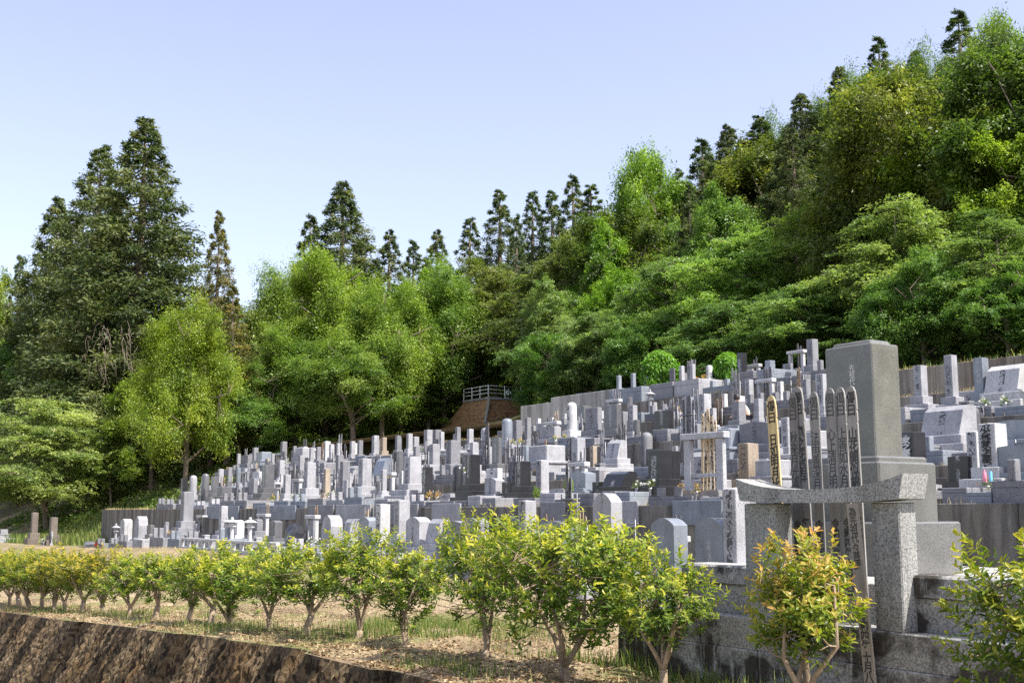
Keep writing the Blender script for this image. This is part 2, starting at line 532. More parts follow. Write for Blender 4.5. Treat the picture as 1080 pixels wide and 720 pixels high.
ORD = 'first second third fourth fifth sixth seventh eighth ninth tenth eleventh twelfth thirteenth fourteenth fifteenth sixteenth seventeenth eighteenth nineteenth'.split()
TENS = {2: 'twenty', 3: 'thirty', 4: 'forty', 5: 'fifty', 6: 'sixty', 7: 'seventy'}
TENTH = {2: 'twentieth', 3: 'thirtieth', 4: 'fortieth', 5: 'fiftieth', 6: 'sixtieth', 7: 'seventieth'}
def ordw(n):
    if n <= 19: return ORD[n - 1]
    return TENTH[n // 10] if n % 10 == 0 else TENS[n // 10] + '-' + ORD[n % 10 - 1]
ROWNAME = {0: 'the lowest row behind the hedge', 1: 'the first terrace', 2: 'the second terrace', 3: 'the third terrace', 4: 'the fourth terrace', 5: 'the top terrace'}

# terraces: a paved level and the wall that holds it
for i, (t0, z, sm) in enumerate(zip(T_EDGE, T_Z, T_SMAX)):
    t1 = T_EDGE[i + 1] if i < 4 else 26.4 * KS
    ter = terrain('terrace', list(np.arange(-10, sm - 1, 2.0)) + [sm], [t0 + .2, t1 + .1], lambda s, t, z=z: z, M['path'])
    zb = z_row(40) - .9 if i == 0 else T_Z[i - 1] - .05
    mb = MB()
    x = -10.0
    while x < sm - .01:                  # cast panels with joints
        x1 = min(x + 3.0, sm)
        mb.box(-x1 + .006, -x - .006, t0, t0 + .22, zb, z + .035, .012)
        x = x1
    w = row_obj('retaining_wall', mb, M['wall_concrete'])
    tag(w, f'dark stained concrete retaining wall holding up {ROWNAME[i + 1]} of graves', 'retaining wall')

# tall concrete wall on the fourth terrace, behind its graves
mb = MB()
s0, _ = on_t(655, 420, 24.2 * KS); s1, _ = on_t(549, 430, 24.2 * KS)
k = s0
while k < s1 - .1:
    k1 = min(k + 1.9, s1)
    mb.box(-k1 + .008, -k - .008, 24.2 * KS, 24.2 * KS + .3, 2.4 * KS, (4.02 if k < s0 + 5 else 3.86) * KS, .015)
    k = k1
tag(row_obj('concrete_wall', mb, M['pale_concrete']), 'pale streaked concrete wall beside the brown block bastion', 'wall')
mb = MB(); mb.box(-30.4 * KS, -9 * KS, 26.4 * KS, 26.4 * KS + .25, 3.3 * KS, 3.72 * KS)
tag(row_obj('boundary_wall', mb, M['wall_concrete']), 'low weathered wall between the top terrace and the woods', 'wall')
# level ground behind that wall
terrain('car_park', list(np.arange(-10, 86, 5)), [24.45 * KS, 29.5 * KS], lambda s, t: 3.40 * KS, M['path'])

# ------------------------------------------------------------------ brown block bastion with a railing
def bastion():
    tb = 34.0 * KS
    sc_, zt = on_t(515, 419, tb)
    zt = 6.05
    e = thing('block_bastion', [], P(sc_, tb, 0), scale=(KS, KS, KS), label='brown block bastion with battered faces and a pale railing on top', cat='bastion')
    mb = MB()
    W, Dp, h = 2.6, 2.1, 2.6
    # front face battered hard to the left, right face nearly upright
    vs = [(0, 0, zt), (-W, 0, zt), (-W, Dp, zt), (0, Dp, zt), (.1, -.5, zt - h), (-W - 2.6, -.9, zt - h), (-W - 2.6, Dp, zt - h), (.1, Dp, zt - h)]
    mb.add(vs, [[3, 2, 1, 0], [0, 1, 5, 4], [1, 2, 6, 5], [2, 3, 7, 6], [3, 0, 4, 7]])
    link('block_facing', mb.mesh('block_facing', M['brick']), e)
    mb = MB(); mb.prism_x([(-.52, zt - h), (-.46, zt - h), (.04, zt + .02), (-.02, zt + .02)], -.03, .16)
    link('corner_stone', mb.mesh('corner_stone', M['pale_concrete']), e)
    mb = MB(); mb.box(-W - .06, .06, -.05, Dp + .05, zt + .002, zt + .12)
    cp = link('coping', mb.mesh('coping', M['pale_concrete']), e)
    mb = MB()
    pts = [(-W, 0), (-W * .66, 0), (-W * .33, 0), (0, 0), (0, Dp * .5), (0, Dp)]
    for x, y in pts: mb.box(x - .02, x + .02, y - .02, y + .02, zt + .12, zt + .78, .005)
    for z in (.34, .54, .74):
        mb.tube([(-W, 0, zt + z), (0, 0, zt + z)], [.018, .018]); mb.tube([(0, 0, zt + z), (0, Dp, zt + z)], [.018, .018])
    link('railing', mb.mesh('railing', M['white_paint']), e)
bastion()

# ================================================================== lettering
_tc = {}
def letters(text, mat, vertical=True, weight=.02):
    key = (text, mat, vertical)
    if key in _tc: return _tc[key]
    cu = bpy.data.curves.new('lettering', 'FONT')
    cu.body = '\n'.join(text) if vertical else text
    cu.align_x = 'CENTER'; cu.size = 1.0; cu.space_line = .88; cu.offset = weight; cu.resolution_u = 3
    o = bpy.data.objects.new('lettering', cu); COL.objects.link(o)
    bpy.context.view_layer.update()
    dg = bpy.context.evaluated_depsgraph_get()
    me = bpy.data.meshes.new_from_object(o.evaluated_get(dg), depsgraph=dg)
    bpy.data.objects.remove(o); bpy.data.curves.remove(cu)
    me.materials.clear(); me.materials.append(M[mat]); me.name = 'lettering'
    zs = [v.co.y for v in me.vertices]
    _tc[key] = (me, min(zs), max(zs))
    return _tc[key]

def put_text(parent, text, mat, x, y, ztop, size, name='lettering', squeeze=1.0, weight=.02):
    """Upright column of writing on a front face (local -y) of a thing, its top at ztop."""
    me, lo, hi = letters(text, mat, True, weight)
    o = link(name, me, parent, (x, y, ztop - hi * size))
    o.rotation_euler = (R(90), 0, 0); o.scale = (size * squeeze, size, size)
    return o

# ================================================================== the large tomb in front
TB = 8.20
def L(s, t, z): return (-s, t, z)
def front_tomb():
    sL = on_t(651, 690, TB)[0]
    sN = 2.5
    zb = -1.70
    z1, z2, z3, z4 = -1.28, -.985, -.70, -.52
    # kerb wall of stacked granite
    e = thing('tomb_wall', [], P(0, 0, 0), label='black stained grey granite wall of stacked blocks round the big tomb', cat='wall')
    def course(name, segs, y0, y1, za, zb_, b=.015):
        mb = MB()
        for a, c in segs: mb.box(-a + .004, -c - .004, y0, y1, za, zb_, b)
        link(name, mb.mesh(name, M['stained_granite']), e)
    course('base_course', [(sL, 8.4), (8.4, 6.1), (6.1, 3.9), (3.9, sN)], TB, 8.6, zb - .1, z1 - .004)
    course('middle_course', [(sL, 9.2), (9.2, 7.3), (7.3, 5.0), (5.0, sN)], TB + .012, 8.6, z1, z2)
    sP1 = on_t(952, 640, TB + .2)[0]; sP0 = on_t(787, 560, TB + .1)[0]
    sC = on_t(722, 620, TB + .2)[0]
    course('upper_course', [(sC, sP0), (sP1, sP1 - 1.55), (sP1 - 1.55, sN)], TB + .2, 8.75, z2 + .003, z3)
    course('cap_course', [(sC + .03, sP0), (sP1, sP1 - 2.1), (sP1 - 2.1, sN)], TB + .17, 8.8, z3 + .003, z4, .02)
    mb = MB()                                     # side wall at the far end
    mb.box(-sL + .01, -sL + .3, 8.604, 12.4, zb, z1); mb.box(-sC + .01, -sC + .28, 8.61, 12.4, z1 + .004, z3)
    link('side_wall', mb.mesh('side_wall', M['stained_granite']), e)
    mb = MB(); mb.box(-sL + .31, -sN, 8.81, 12.5, z1 - .3, z3 + .06, .01)
    link('paved_top', mb.mesh('paved_top', M['granite_rough']), e, color=(.4, .39, .37))

    # tablet stand: two posts, a swept lintel
    e = thing('tablet_stand', [], P(0, 0, 0), label='large speckled granite tablet stand with an upswept lintel on the big tomb wall', cat='tablet stand')
    zl = .085
    for ua, ub in ((785, 819), (919, 949)):
        sa, sb = on_t(ua, 560, TB + .03)[0], on_t(ub, 560, TB + .03)[0]
        mb = MB(); mb.box(-sa, -sb, TB + .03, TB + .25, z2 + .003, zl - .002, .012)
        link('post', mb.mesh('post', M['granite_rough']), e, color=(.29, .29, .28))
    sa, sb = on_t(776, 525, TB - .06)[0], on_t(953, 525, TB - .06)[0]
    xa, xb = -sa, -sb
    top, bot = [], []
    n = 22
    for i in range(n + 1):
        q = i / n; x = xa + (xb - xa) * q
        w = abs(2 * q - 1)
        top.append((x, zl + .12 + .115 * w ** 2.8))
        bot.append((x, zl + .03 * w ** 3 if .1 < q < .9 else zl + .02))
    bot[0] = (xa + .05, zl + .03); bot[-1] = (xb - .05, zl + .03)
    mb = MB(); mb.prism(bot + top[::-1], TB - .06, TB + .27)
    link('lintel', mb.mesh('lintel', M['granite_rough']), e, color=(.31, .31, .30))

    # wooden tablets behind the lintel
    wood_new, wood_old, wood_dark = (.60, .46, .24), (.25, .24, .23), (.19, .18, .175)
    specs = [  # top u,v, bottom u, width, colour, text above, text below, label
        (813, 417, 828, .125, wood_new, '偈曰 日如明月比 花如', '令和五年', 'fresh yellow wooden tablet with bold black brush writing, leaning in the large granite stand'),
        (836, 414, 845, .105, wood_dark, '偈曰 秋来月光清', '令和四年', 'dark grey tablet half hidden behind its neighbour, beside the fresh yellow tablet'),
        (841, 408, 857, .13, wood_old, '偈曰 風之花語存', '年五 令和', 'grey wooden tablet with the wide rounded head, next but one to the fresh yellow tablet'),
        (858, 413, 869, .115, wood_old, '偈曰 法雨善深月', '令和元年', 'thin faded tablet at the centre of the large granite stand, its writing worn pale'),
        (875, 409, 886, .12, wood_old, '偈曰 心上清月明', '令和四年八月', 'pale grey tablet with a bluish head, third from the near granite post'),
        (886, 408, 899, .115, (.29, .28, .27), '偈曰 上善如水月', '令和四年六月八日', 'grey tablet with dark streaked edge, second from the near granite post'),
        (897, 407, 911, .125, (.30, .285, .27), '偈曰 山花開似錦', '平成三十年', 'grey tablet with the boldest mountain flower writing, nearest the tall polished stone'),
    ]
    for i, (u, v, ub, w, c, up, dn, lab) in enumerate(specs):
        tt = TB + .44 + .022 * (i % 3)
        s1, zt = on_t(u, v, tt); s0, zb_ = on_t(ub, 640, tt)
        a, b = P(s0, tt, zb_), P(s1, tt, zt)
        Ln = (b - a).length
        mb = MB(); tablet_shape(mb, w, .016, Ln)
        e = link('memorial_tablet', None, None, a)
        zax = (b - a).normalized(); yax = Vector((NX, NY, 0)); xax = yax.cross(zax).normalized(); yax = zax.cross(xax)
        e.rotation_euler = Matrix((xax, yax, zax)).transposed().to_euler()
        tag(e, lab, 'memorial tablet', 'tall tablets in the large granite stand')
        bd = link('board', mb.mesh('board', M['tablet']), e, color=c)
        put_text(bd, up, 'ink' if i == 0 else 'ink_faded', 0, -.0105, Ln - .05, .125, squeeze=.86, weight=.02 if i in (0, 2, 6) else .0)
        put_text(bd, dn, 'ink' if i == 0 else 'ink_faded', 0, -.0105, Ln * .40, .105, squeeze=.9, weight=.02)
    # long weathered tablet in front of the near post
    tt = TB - .06
    s1, zt = on_t(899, 533, tt); s0, _ = on_t(921, 735, tt)
    zt = zl - .01
    a, b = P(s0, tt, -1.68), P(s1, tt, zt)
    Ln = (b - a).length
    mb = MB(); mb.box(-.062, .062, -.01, .01, 0, Ln, .003)
    e = link('memorial_tablet', None, None, a)
    zax = (b - a).normalized(); yax = Vector((NX, NY, 0)); xax = yax.cross(zax).normalized(); yax = zax.cross(xax)
    e.rotation_euler = Matrix((xax, yax, zax)).transposed().to_euler()
    tag(e, 'long brown weathered tablet standing on the ground against the near granite post', 'memorial tablet', 'tall tablets in the large granite stand')
    bd = link('board', mb.mesh('board', M['tablet']), e, color=(.33, .29, .25))
    put_text(bd, '為先祖代々菩提', 'ink_faded', 0, -.0125, Ln - .03, .085, weight=.01)
    put_text(bd, '令和四年十月八日', 'ink_faded', 0, -.0125, Ln * .49, .095, weight=.02)

    # tall polished stone
    t0 = 10.15
    sc, _ = on_t(924, 480, t0)                     # the near front corner
    W, Dp = .66, .44
    e = thing('gravestone', [], P(sc + W / 2, t0 + Dp / 2, 0), label='tall polished olive grey gravestone on stepped base behind the granite tablet stand', cat='gravestone')
    zs = on_t(924, 357, t0)[1]; z_a = on_t(924, 487, t0)[1]
    zc0 = z_a - .62; zc1 = z3 + .05
    col = (.15, .15, .135)
    mb = MB(); mb.box(-W / 2, W / 2, -Dp / 2, Dp / 2, z_a + .06, zs - .03, .014, rise=0)
    mb.box(-W / 2 + .05, W / 2 - .05, -Dp / 2 + .05, Dp / 2 - .05, zs - .029, zs + .015, .012, .93, .9, .03)
    sh = link('shaft', mb.mesh('shaft', M['polished']), e, color=col)
    mb = MB(); mb.box(-.50, .50, -.40, .40, z_a, z_a + .058, .02); mb.box(-.56, .56, -.46, .46, zc0, z_a - .002, .02)
    link('upper_base', mb.mesh('upper_base', M['polished']), e, color=(.14, .14, .133))
    mb = MB(); mb.box(-.72, .72, -.62, .62, zc1 - .25, zc0 - .002, .02)
    link('lower_base', mb.mesh('lower_base', M['polished']), e, color=(.15, .15, .148))
    put_text(sh, '先祖代々之墓', 'engraved_pale', .05, -Dp / 2 - .002, zs - .24, .085, weight=0)
    put_text(sh, '令和', 'engraved_pale', -.18, -Dp / 2 - .002, zs - .55, .03, weight=0)

def tablet_shape(mb, w, th, Ln):
    h = w / 2
    pts = [(-h * .92, 0), (h * .92, 0), (h, Ln - .36), (h * .9, Ln - .345), (h, Ln - .33), (h, Ln - .25), (h * .9, Ln - .235), (h, Ln - .22), (h * .98, Ln - .12), (h * .84, Ln - .05), (h * .5, Ln - .012), (0, Ln)]
    pts += [(-x, z) for x, z in pts[-2:1:-1]]
    mb.prism(pts, -th / 2, th / 2)
front_tomb()
# ================================================================== the graves
TONE = {'pale grey': (.335, .335, .36), 'grey': (.21, .212, .232), 'bluish grey': (.22, .245, .285), 'dark grey': (.13, .13, .14), 'black': (.03, .03, .034),
        'brown': (.17, .14, .12), 'tan': (.33, .27, .21), 'white': (.50, .50, .51)}
_pm = {}
def finish(tone): return 'polished' if tone in ('black', 'bluish grey', 'dark grey') else 'granite'

def arc_top(w, h, rise, n=10):
    pts = [(-w / 2, 0), (w / 2, 0)]
    for i in range(n + 1):
        q = 1 - 2 * i / n
        pts.append((q * w / 2, h - rise + rise * (1 - q * q) ** .5 if rise > .2 else h - rise + rise * (1 - q * q)))
    return pts

def shift(pts, z): return [(x, y + z) for x, y in pts]

def build_kind(kind):
    """[(part, MB)], nominal height, nominal base width."""
    a, b, c, d = MB(), MB(), MB(), MB()
    if kind == 'pillar':
        a.box(-.38, .38, -.38, .38, 0, .28); b.box(-.25, .25, -.25, .25, .282, .54); c.box(-.155, .155, -.155, .155, .542, 1.53, .01, .98, .98, .025)
        return [('lower_base', a), ('upper_base', b), ('shaft', c)], 1.55
    if kind == 'slender pillar':
        a.box(-.30, .30, -.30, .30, 0, .22); b.box(-.21, .21, -.21, .21, .222, .42); c.box(-.12, .12, -.12, .12, .422, 1.5, .008, .97, .97, .02)
        return [('lower_base', a), ('upper_base', b), ('shaft', c)], 1.52
    if kind == 'stepped pillar':
        a.box(-.62, .62, -.6, .6, 0, .2); b.box(-.48, .48, -.46, .46, .202, .42); d.box(-.32, .32, -.32, .32, .422, .66); c.box(-.2, .2, -.2, .2, .662, 1.72, .012, .98, .98, .02)
        return [('lower_base', a), ('middle_base', b), ('upper_base', d), ('shaft', c)], 1.74
    if kind == 'round-topped pillar':
        a.box(-.40, .40, -.40, .40, 0, .26); b.box(-.28, .28, -.28, .28, .262, .48)
        c.lathe([(.19, .482), (.19, 1.30), (.165, 1.40), (.09, 1.45), (.01, 1.465)], n=16)
        return [('lower_base', a), ('upper_base', b), ('shaft', c)], 1.465
    if kind == 'upright slab':
        a.box(-.6, .6, -.36, .36, 0, .2); b.box(-.48, .48, -.25, .25, .202, .4); c.box(-.37, .37, -.11, .11, .402, 1.25, .014)
        return [('lower_base', a), ('upper_base', b), ('slab', c)], 1.25
    if kind == 'round-topped slab':
        a.box(-.62, .62, -.38, .38, 0, .2); c.prism(shift(arc_top(.92, .82, .11), .202), -.24, .2); b.box(-.5, .5, -.36, -.2, .202, .32)
        return [('lower_base', a), ('slab', c), ('offering_step', b)], 1.02
    if kind == 'wide low slab':
        a.box(-.75, .75, -.42, .42, 0, .22); b.box(-.62, .62, -.3, .3, .222, .42); c.prism(shift(arc_top(1.08, .52, .06), .422), -.16, .18)
        return [('lower_base', a), ('upper_base', b), ('slab', c)], .94
    if kind == 'slanted slab':
        a.box(-.6, .6, -.45, .45, 0, .24); b.box(-.5, .5, -.36, .36, .242, .44)
        c.prism_x([(-.30, .442), (.24, .442), (.24, 1.08), (.02, 1.12), (-.14, 1.0)], -.42, .42)
        return [('lower_base', a), ('upper_base', b), ('slab', c)], 1.12
    if kind == 'square block':
        a.box(-.62, .62, -.48, .48, 0, .5); b.box(-.66, .66, -.52, .52, .502, .58, .015); c.box(-.5, .5, -.36, .36, .582, 1.14, .03)
        return [('plinth_block', a), ('ledge', b), ('block', c)], 1.14
    if kind == 'leaning curved stone':
        a.box(-.5, .5, -.34, .34, 0, .2)
        c.prism([(-.36, .2), (.40, .2), (.41, .8), (.34, 1.06), (.12, 1.2), (-.14, 1.12), (-.30, .8)], -.2, .2)
        return [('lower_base', a), ('stone', c)], 1.2
    if kind == 'natural boulder':
        a.box(-.55, .55, -.4, .4, 0, .16)
        r = random.Random(5); vs, fs = [], []
        n = 14
        prof = [(.40, .15), (.46, .35), (.42, .6), (.30, .82), (.12, .93)]
        for ri, z in prof:
            for i in range(n):
                w = 2 * math.pi * i / n; q = ri * r.uniform(.86, 1.12)
                vs.append((q * math.cos(w) * 1.1, q * math.sin(w) * .62, z + r.uniform(-.04, .04)))
        for k in range(len(prof) - 1):
            for i in range(n): fs.append([k * n + i, k * n + (i + 1) % n, k * n + n + (i + 1) % n, k * n + n + i])
        fs.append([(len(prof) - 1) * n + i for i in range(n)])
        c.add(vs, fs)
        return [('lower_base', a), ('boulder', c)], .95
    raise KeyError(kind)

def stone_parts(kind, tone):
    key = (kind, finish(tone))
    if key not in _pm:
        parts, h = build_kind(kind)
        _pm[key] = ([(n, m.mesh(n, M[key[1] + '_engraved' if n in ('shaft', 'slab') else key[1]])) for n, m in parts], h)
    return _pm[key]

def small(key, fn):
    if key not in _pm: _pm[key] = fn()
    return _pm[key]

def plinth_parts(w):
    def make():
        hw = w / 2
        a, g, p, q = MB(), MB(), MB(), MB()
        a.box(-hw, hw, 0, 2.2, 0, .30, .015)
        for x0, x1, y0, y1 in ((-hw, hw, 0, .16), (-hw, hw, 2.06, 2.2), (-hw, -hw + .15, .162, 2.058), (hw - .15, hw, .162, 2.058)):
            a.box(x0, x1, y0, y1, .301, .42, .012)
        g.box(-hw + .152, hw - .152, .163, 2.057, .302, .345, .004)
        p.box(-.09, .09, -.09, .09, .422, .78, .014)
        return [('kerb', a.mesh('kerb', M['granite'])), ('gravel_bed', g.mesh('gravel_bed', M['gravel'])), ('gate_post', p.mesh('gate_post', M['granite']))]
    return small(('plinth', w), make)

def lantern_parts():
    def make():
        a, b, c, d, e = MB(), MB(), MB(), MB(), MB()
        a.lathe([(.2, 0), (.2, .1), (.12, .16)], n=6, smooth=False); b.lathe([(.085, .16), (.075, .5), (.085, .78)], n=12)
        d.lathe([(.09, .782), (.17, .84), (.17, .88), (.12, .881), (.12, 1.06), (.10, 1.06)], n=6, smooth=False)
        e.lathe([(.26, 1.062), (.27, 1.09), (.10, 1.2), (.05, 1.21)], n=6, smooth=False); c.lathe([(.05, 1.212), (.065, 1.27), (.02, 1.34)], n=10)
        return [(n, m.mesh(n, M['granite'])) for n, m in (('base', a), ('post', b), ('fire_box', d), ('roof', e), ('finial', c))]
    return small('lantern', make)

def rack_parts(style):
    def make():
        a, b, c = MB(), MB(), MB()
        if style == 'granite':
            a.box(-.08, .08, -.07, .07, 0, .98, .012); b.box(-.52, .52, -.12, .12, .982, 1.1, .015); c.box(-.33, .33, -.03, .03, .25, .32, .006)
            return [('post', a.mesh('post', M['granite'])), ('lintel', b.mesh('lintel', M['granite'])), ('rail', c.mesh('rail', M['granite']))]
        a.tube([(0, 0, 0), (0, 0, 1.2)], [.018, .018]); b.tube([(-.34, 0, 1.12), (.34, 0, 1.12)], [.014, .014]); b.tube([(-.34, .09, 1.12), (.34, .09, 1.12)], [.014, .014]); c.tube([(-.34, 0, .4), (.34, 0, .4)], [.014, .014])
        return [(n, m.mesh(n, M['steel'])) for n, m in (('post', a), ('rail', b), ('lower_rail', c))]
    return small(('rack', style), make)

def tablet_mesh():
    def make():
        mb = MB(); tablet_shape(mb, .085, .014, 1.5)
        return mb.mesh('memorial_tablet', M['inked'])
    return small('tablet', make)

def vase_mesh():
    def make():
        mb = MB(); mb.lathe([(.05, 0), (.045, .03), (.05, .18), (.062, .22), (.05, .2)], n=10)
        return mb.mesh('flower_vase', M['steel'])
    return small('vase', make)

def bouquet_parts(seed):
    def make():
        r = np.random.default_rng(seed)
        n = 46
        d = norm(r.normal(size=(n, 3)) + np.array([0, 0, 1.2])); c = d * r.uniform(.1, .3, (n, 1)) + np.array([0, 0, .02])
        lf = quads_mesh('leaves', leaf_quads(c, norm(r.normal(size=(n, 3))), d, r.uniform(.1, .17, n), r.uniform(.03, .05, n)), n, M['leaf_broad'], r.random(n))
        n = 70
        k = r.integers(0, 7, n); hub = norm(r.normal(size=(7, 3)) * .6 + np.array([0, 0, 1.0])) * r.uniform(.24, .36, (7, 1))
        dd = norm(r.normal(size=(n, 3)))
        bl = quads_mesh('blooms', leaf_quads(hub[k] + dd * .03, norm(dd + r.normal(size=(n, 3)) * .4), r.normal(size=(n, 3)), np.full(n, .07), np.full(n, .06)), n, M['petals'], r.random(n))
        return lf, bl
    return small(('bouquet', seed), make)

def box_mesh():
    def make():
        mb = MB(); mb.box(-.16, .16, -.11, .11, 0, .05, .008); mb.box(-.16, -.09, -.11, .11, .051, .2, .006); mb.box(.09, .16, -.11, .11, .051, .2, .006); mb.box(-.17, .17, -.12, .12, .201, .26, .01)
        mb.box(-.088, .088, .05, .1, .052, .199, .004)
        return mb.mesh('incense_burner', M['granite'])
    return small('incense', make)

def stele_parts():
    def make():
        a, b = MB(), MB()
        a.box(-.26, .26, -.14, .14, 0, .16); b.box(-.19, .19, -.05, .05, .162, .9, .01)
        return [('base', a.mesh('base', M['granite'])), ('slab', b.mesh('slab', M['granite']))]
    return small('stele', make)

NG = [0]
LOG = []      # (object, row, category, look, u)  labelled once everything stands
def log(o, row, cat, look, key=None): LOG.append((o, row, cat, look, pix(o.matrix_basis.translation)[0], key))

def place(parts, name, s, t, z, scale, color, row, cat, look, jit=.03, over=None):
    e = link(name, None, None, P(s, t, z), THETA + random.uniform(-jit, jit), scale)
    for p in parts: link(p[0], p[1], e, color=color)
    log(e, row, cat, look)
    return e

NT_TAB = [0]
def tablets(s, t, z, n, row, lift=1.0, tone=None):
    tn = tone or random.choice(['grey', 'grey', 'dark grey', 'dark grey', 'brownish', 'pale wood', 'grey'])
    c0 = {'grey': (.36, .35, .36), 'dark grey': (.17, .165, .175), 'brownish': (.36, .25, .17), 'pale wood': (.55, .43, .28)}[tn]
    wsp = min(.105, .62 / max(n, 1)) * (1.25 if lift > 1.2 else 1)
    key = ('rack', len(LOG))
    for k in range(n):
        if NT_TAB[0] >= 290: return
        NT_TAB[0] += 1
        x = (k - (n - 1) / 2) * wsp
        q = random.uniform(.8, 1.2)
        o = link('memorial_tablet', tablet_mesh(), None, P(s - x, t + random.uniform(-.012, .012), z), 0, (max(1, lift * .9), 1, lift * random.uniform(.86, 1.06)), tuple(v * q for v in c0))
        o.rotation_euler = (random.uniform(-.03, .01), random.uniform(-.035, .035), THETA + random.uniform(-.1, .1))
        log(o, row, 'memorial tablet', tn, key)

def rack(s, t, z, row, style='granite', n=None, lift=1.0, color=(.46, .46, .47), tone=None, sx=1.0):
    parts = rack_parts(style)
    e = link('tablet_rack', None, None, P(s, t, z), THETA + random.uniform(-.02, .02), (sx, 1, lift))
    x = .38 if style == 'granite' else .34
    for sg in (-1, 1): link('post', parts[0][1], e, (sg * x, 0, 0), color=color)
    for p in parts[1:]: link(p[0], p[1], e, color=color)
    log(e, row, 'tablet rack', 'granite' if style == 'granite' else 'thin steel')
    tablets(s, t + (.0 if style == 'granite' else .045) + (.14 if style == 'granite' else 0), z, n if n is not None else random.randint(2, 5), row, lift * (1.0 if style == 'granite' else 1.08), tone)

def plot(s, t0, z, row, w, ph, tone, posts=True, stone_t=None):
    parts = plinth_parts(w)
    e = link('grave_plot', None, None, P(s, t0 + .14, z), THETA, (1, 1, ph / .42))
    q = random.uniform(.9, 1.1); c = tuple(v * q for v in TONE[tone])
    link('kerb', parts[0][1], e, color=c); link('gravel_bed', parts[1][1], e)
    if posts:
        for sg in (-1, 1): link('gate_post', parts[2][1], e, (sg * w * .22, .08, 0), color=c)
    log(e, row, 'grave plot', tone)

BLOOM = {'yellow': (.62, .48, .10), 'white': (.7, .7, .66), 'pink': (.6, .32, .36), 'red': (.40, .06, .06), 'purple': (.30, .18, .36), 'dried tan': (.42, .30, .18)}
def flowers(s, t, z, row):
    hue = random.choice(['yellow', 'white', 'dried tan', 'dried tan', 'white', 'dried tan', 'pink', 'white'])
    lf, bl = bouquet_parts(random.randint(1, 4))
    key = ('pair', len(LOG))
    for sg in (-1, 1):
        v = link('flower_vase', vase_mesh(), None, P(s + sg * .3, t, z), THETA); log(v, row, 'vase', 'steel', key)
        q = link('flower_bouquet', None, None, P(s + sg * .3, t, z + .19), random.uniform(0, 6), (.65, .65, random.uniform(.6, .8)))
        dry = hue == 'dried tan'
        link('leaves', lf, q, color=(3.2, 1.5, 1.2) if dry else (1, 1, 1)); link('blooms', bl, q, color=BLOOM[hue])
        log(q, row, 'bouquet', hue, key)

KINDS = ['pillar', 'slender pillar', 'pillar', 'stepped pillar', 'round-topped pillar', 'upright slab', 'round-topped slab', 'wide low slab', 'slanted slab', 'square block']
def grave(s, t0, row, kind, tone, ztop=None, sx=None, z=None, ph=None, w=1.6, posts=None, with_rack=None, extras=True, text=None, rk=None, plinth_tone=None):
    z = (z_row(s) if row == 0 else T_Z[row - 1]) if z is None else z
    ph = random.uniform(.22, .5) if ph is None else ph
    st = t0 + 1.5
    z1 = z + ph * .82
    parts, h = stone_parts(kind, tone)
    hh = (ztop - z1) if ztop is not None else h * random.uniform(.82, 1.12)
    sz = max(.35, hh / h)
    sx = min(max(sz, .75), 1.15) if sx is None else sx
    if row == 0 and 'slab' in kind: sx *= .8
    q = random.uniform(.88, 1.12); c = tuple(v * q for v in TONE[tone])
    if ph > .05:
        plot(s, t0, z, row, w, ph, plinth_tone or random.choice(['pale grey', 'grey', 'grey', 'bluish grey']), random.random() < .5 if posts is None else posts)
    NG[0] += 1
    e = place(parts, 'gravestone', s, st, z1, (sx, sx, sz), c, row, 'gravestone', f'{tone} {kind}')
    if text:
        put_text([c for c in e.children if c.name.startswith(('shaft', 'slab'))][0], text[0], text[1], 0, text[2], text[3], text[4], weight=.02)
    if not extras: return
    if with_rack if with_rack is not None else random.random() < .42:
        style = random.choice(['granite', 'thin steel', 'thin steel'])
        off = random.choice([-.1, .1, -.5, .5]) * (w / 1.6)
        rack(s + off, st + .48, z1 - .02, row, style, n=rk, lift=random.uniform(.9, 1.12), sx=.9)
    if random.random() < .24: flowers(s, st - .62, z1 - .03, row)
    if random.random() < .3 and w > 1.4:
        sp = stele_parts(); cc = TONE[random.choice(['pale grey', 'grey', 'dark grey'])]
        place(sp, 'name_stele', s + random.choice([-1, 1]) * w * .34, st - .2, z1 - .04, (.85, .85, random.uniform(.8, 1.1)), cc, row, 'stele', 'grey' if cc != TONE['dark grey'] else 'dark')
    if random.random() < .04:
        place(lantern_parts(), 'stone_lantern', s + random.choice([-1, 1]) * w * .36, st - .7, z1 - .05, (.85, .85, random.uniform(.75, .95)), TONE['pale grey'], row, 'lantern', 'pale grey granite')
    if random.random() < .22:
        o = link('incense_burner', box_mesh(), None, P(s, st - .72, z1 - .03), THETA, None, TONE[random.choice(['pale grey', 'grey'])]); log(o, row, 'incense burner', 'granite')

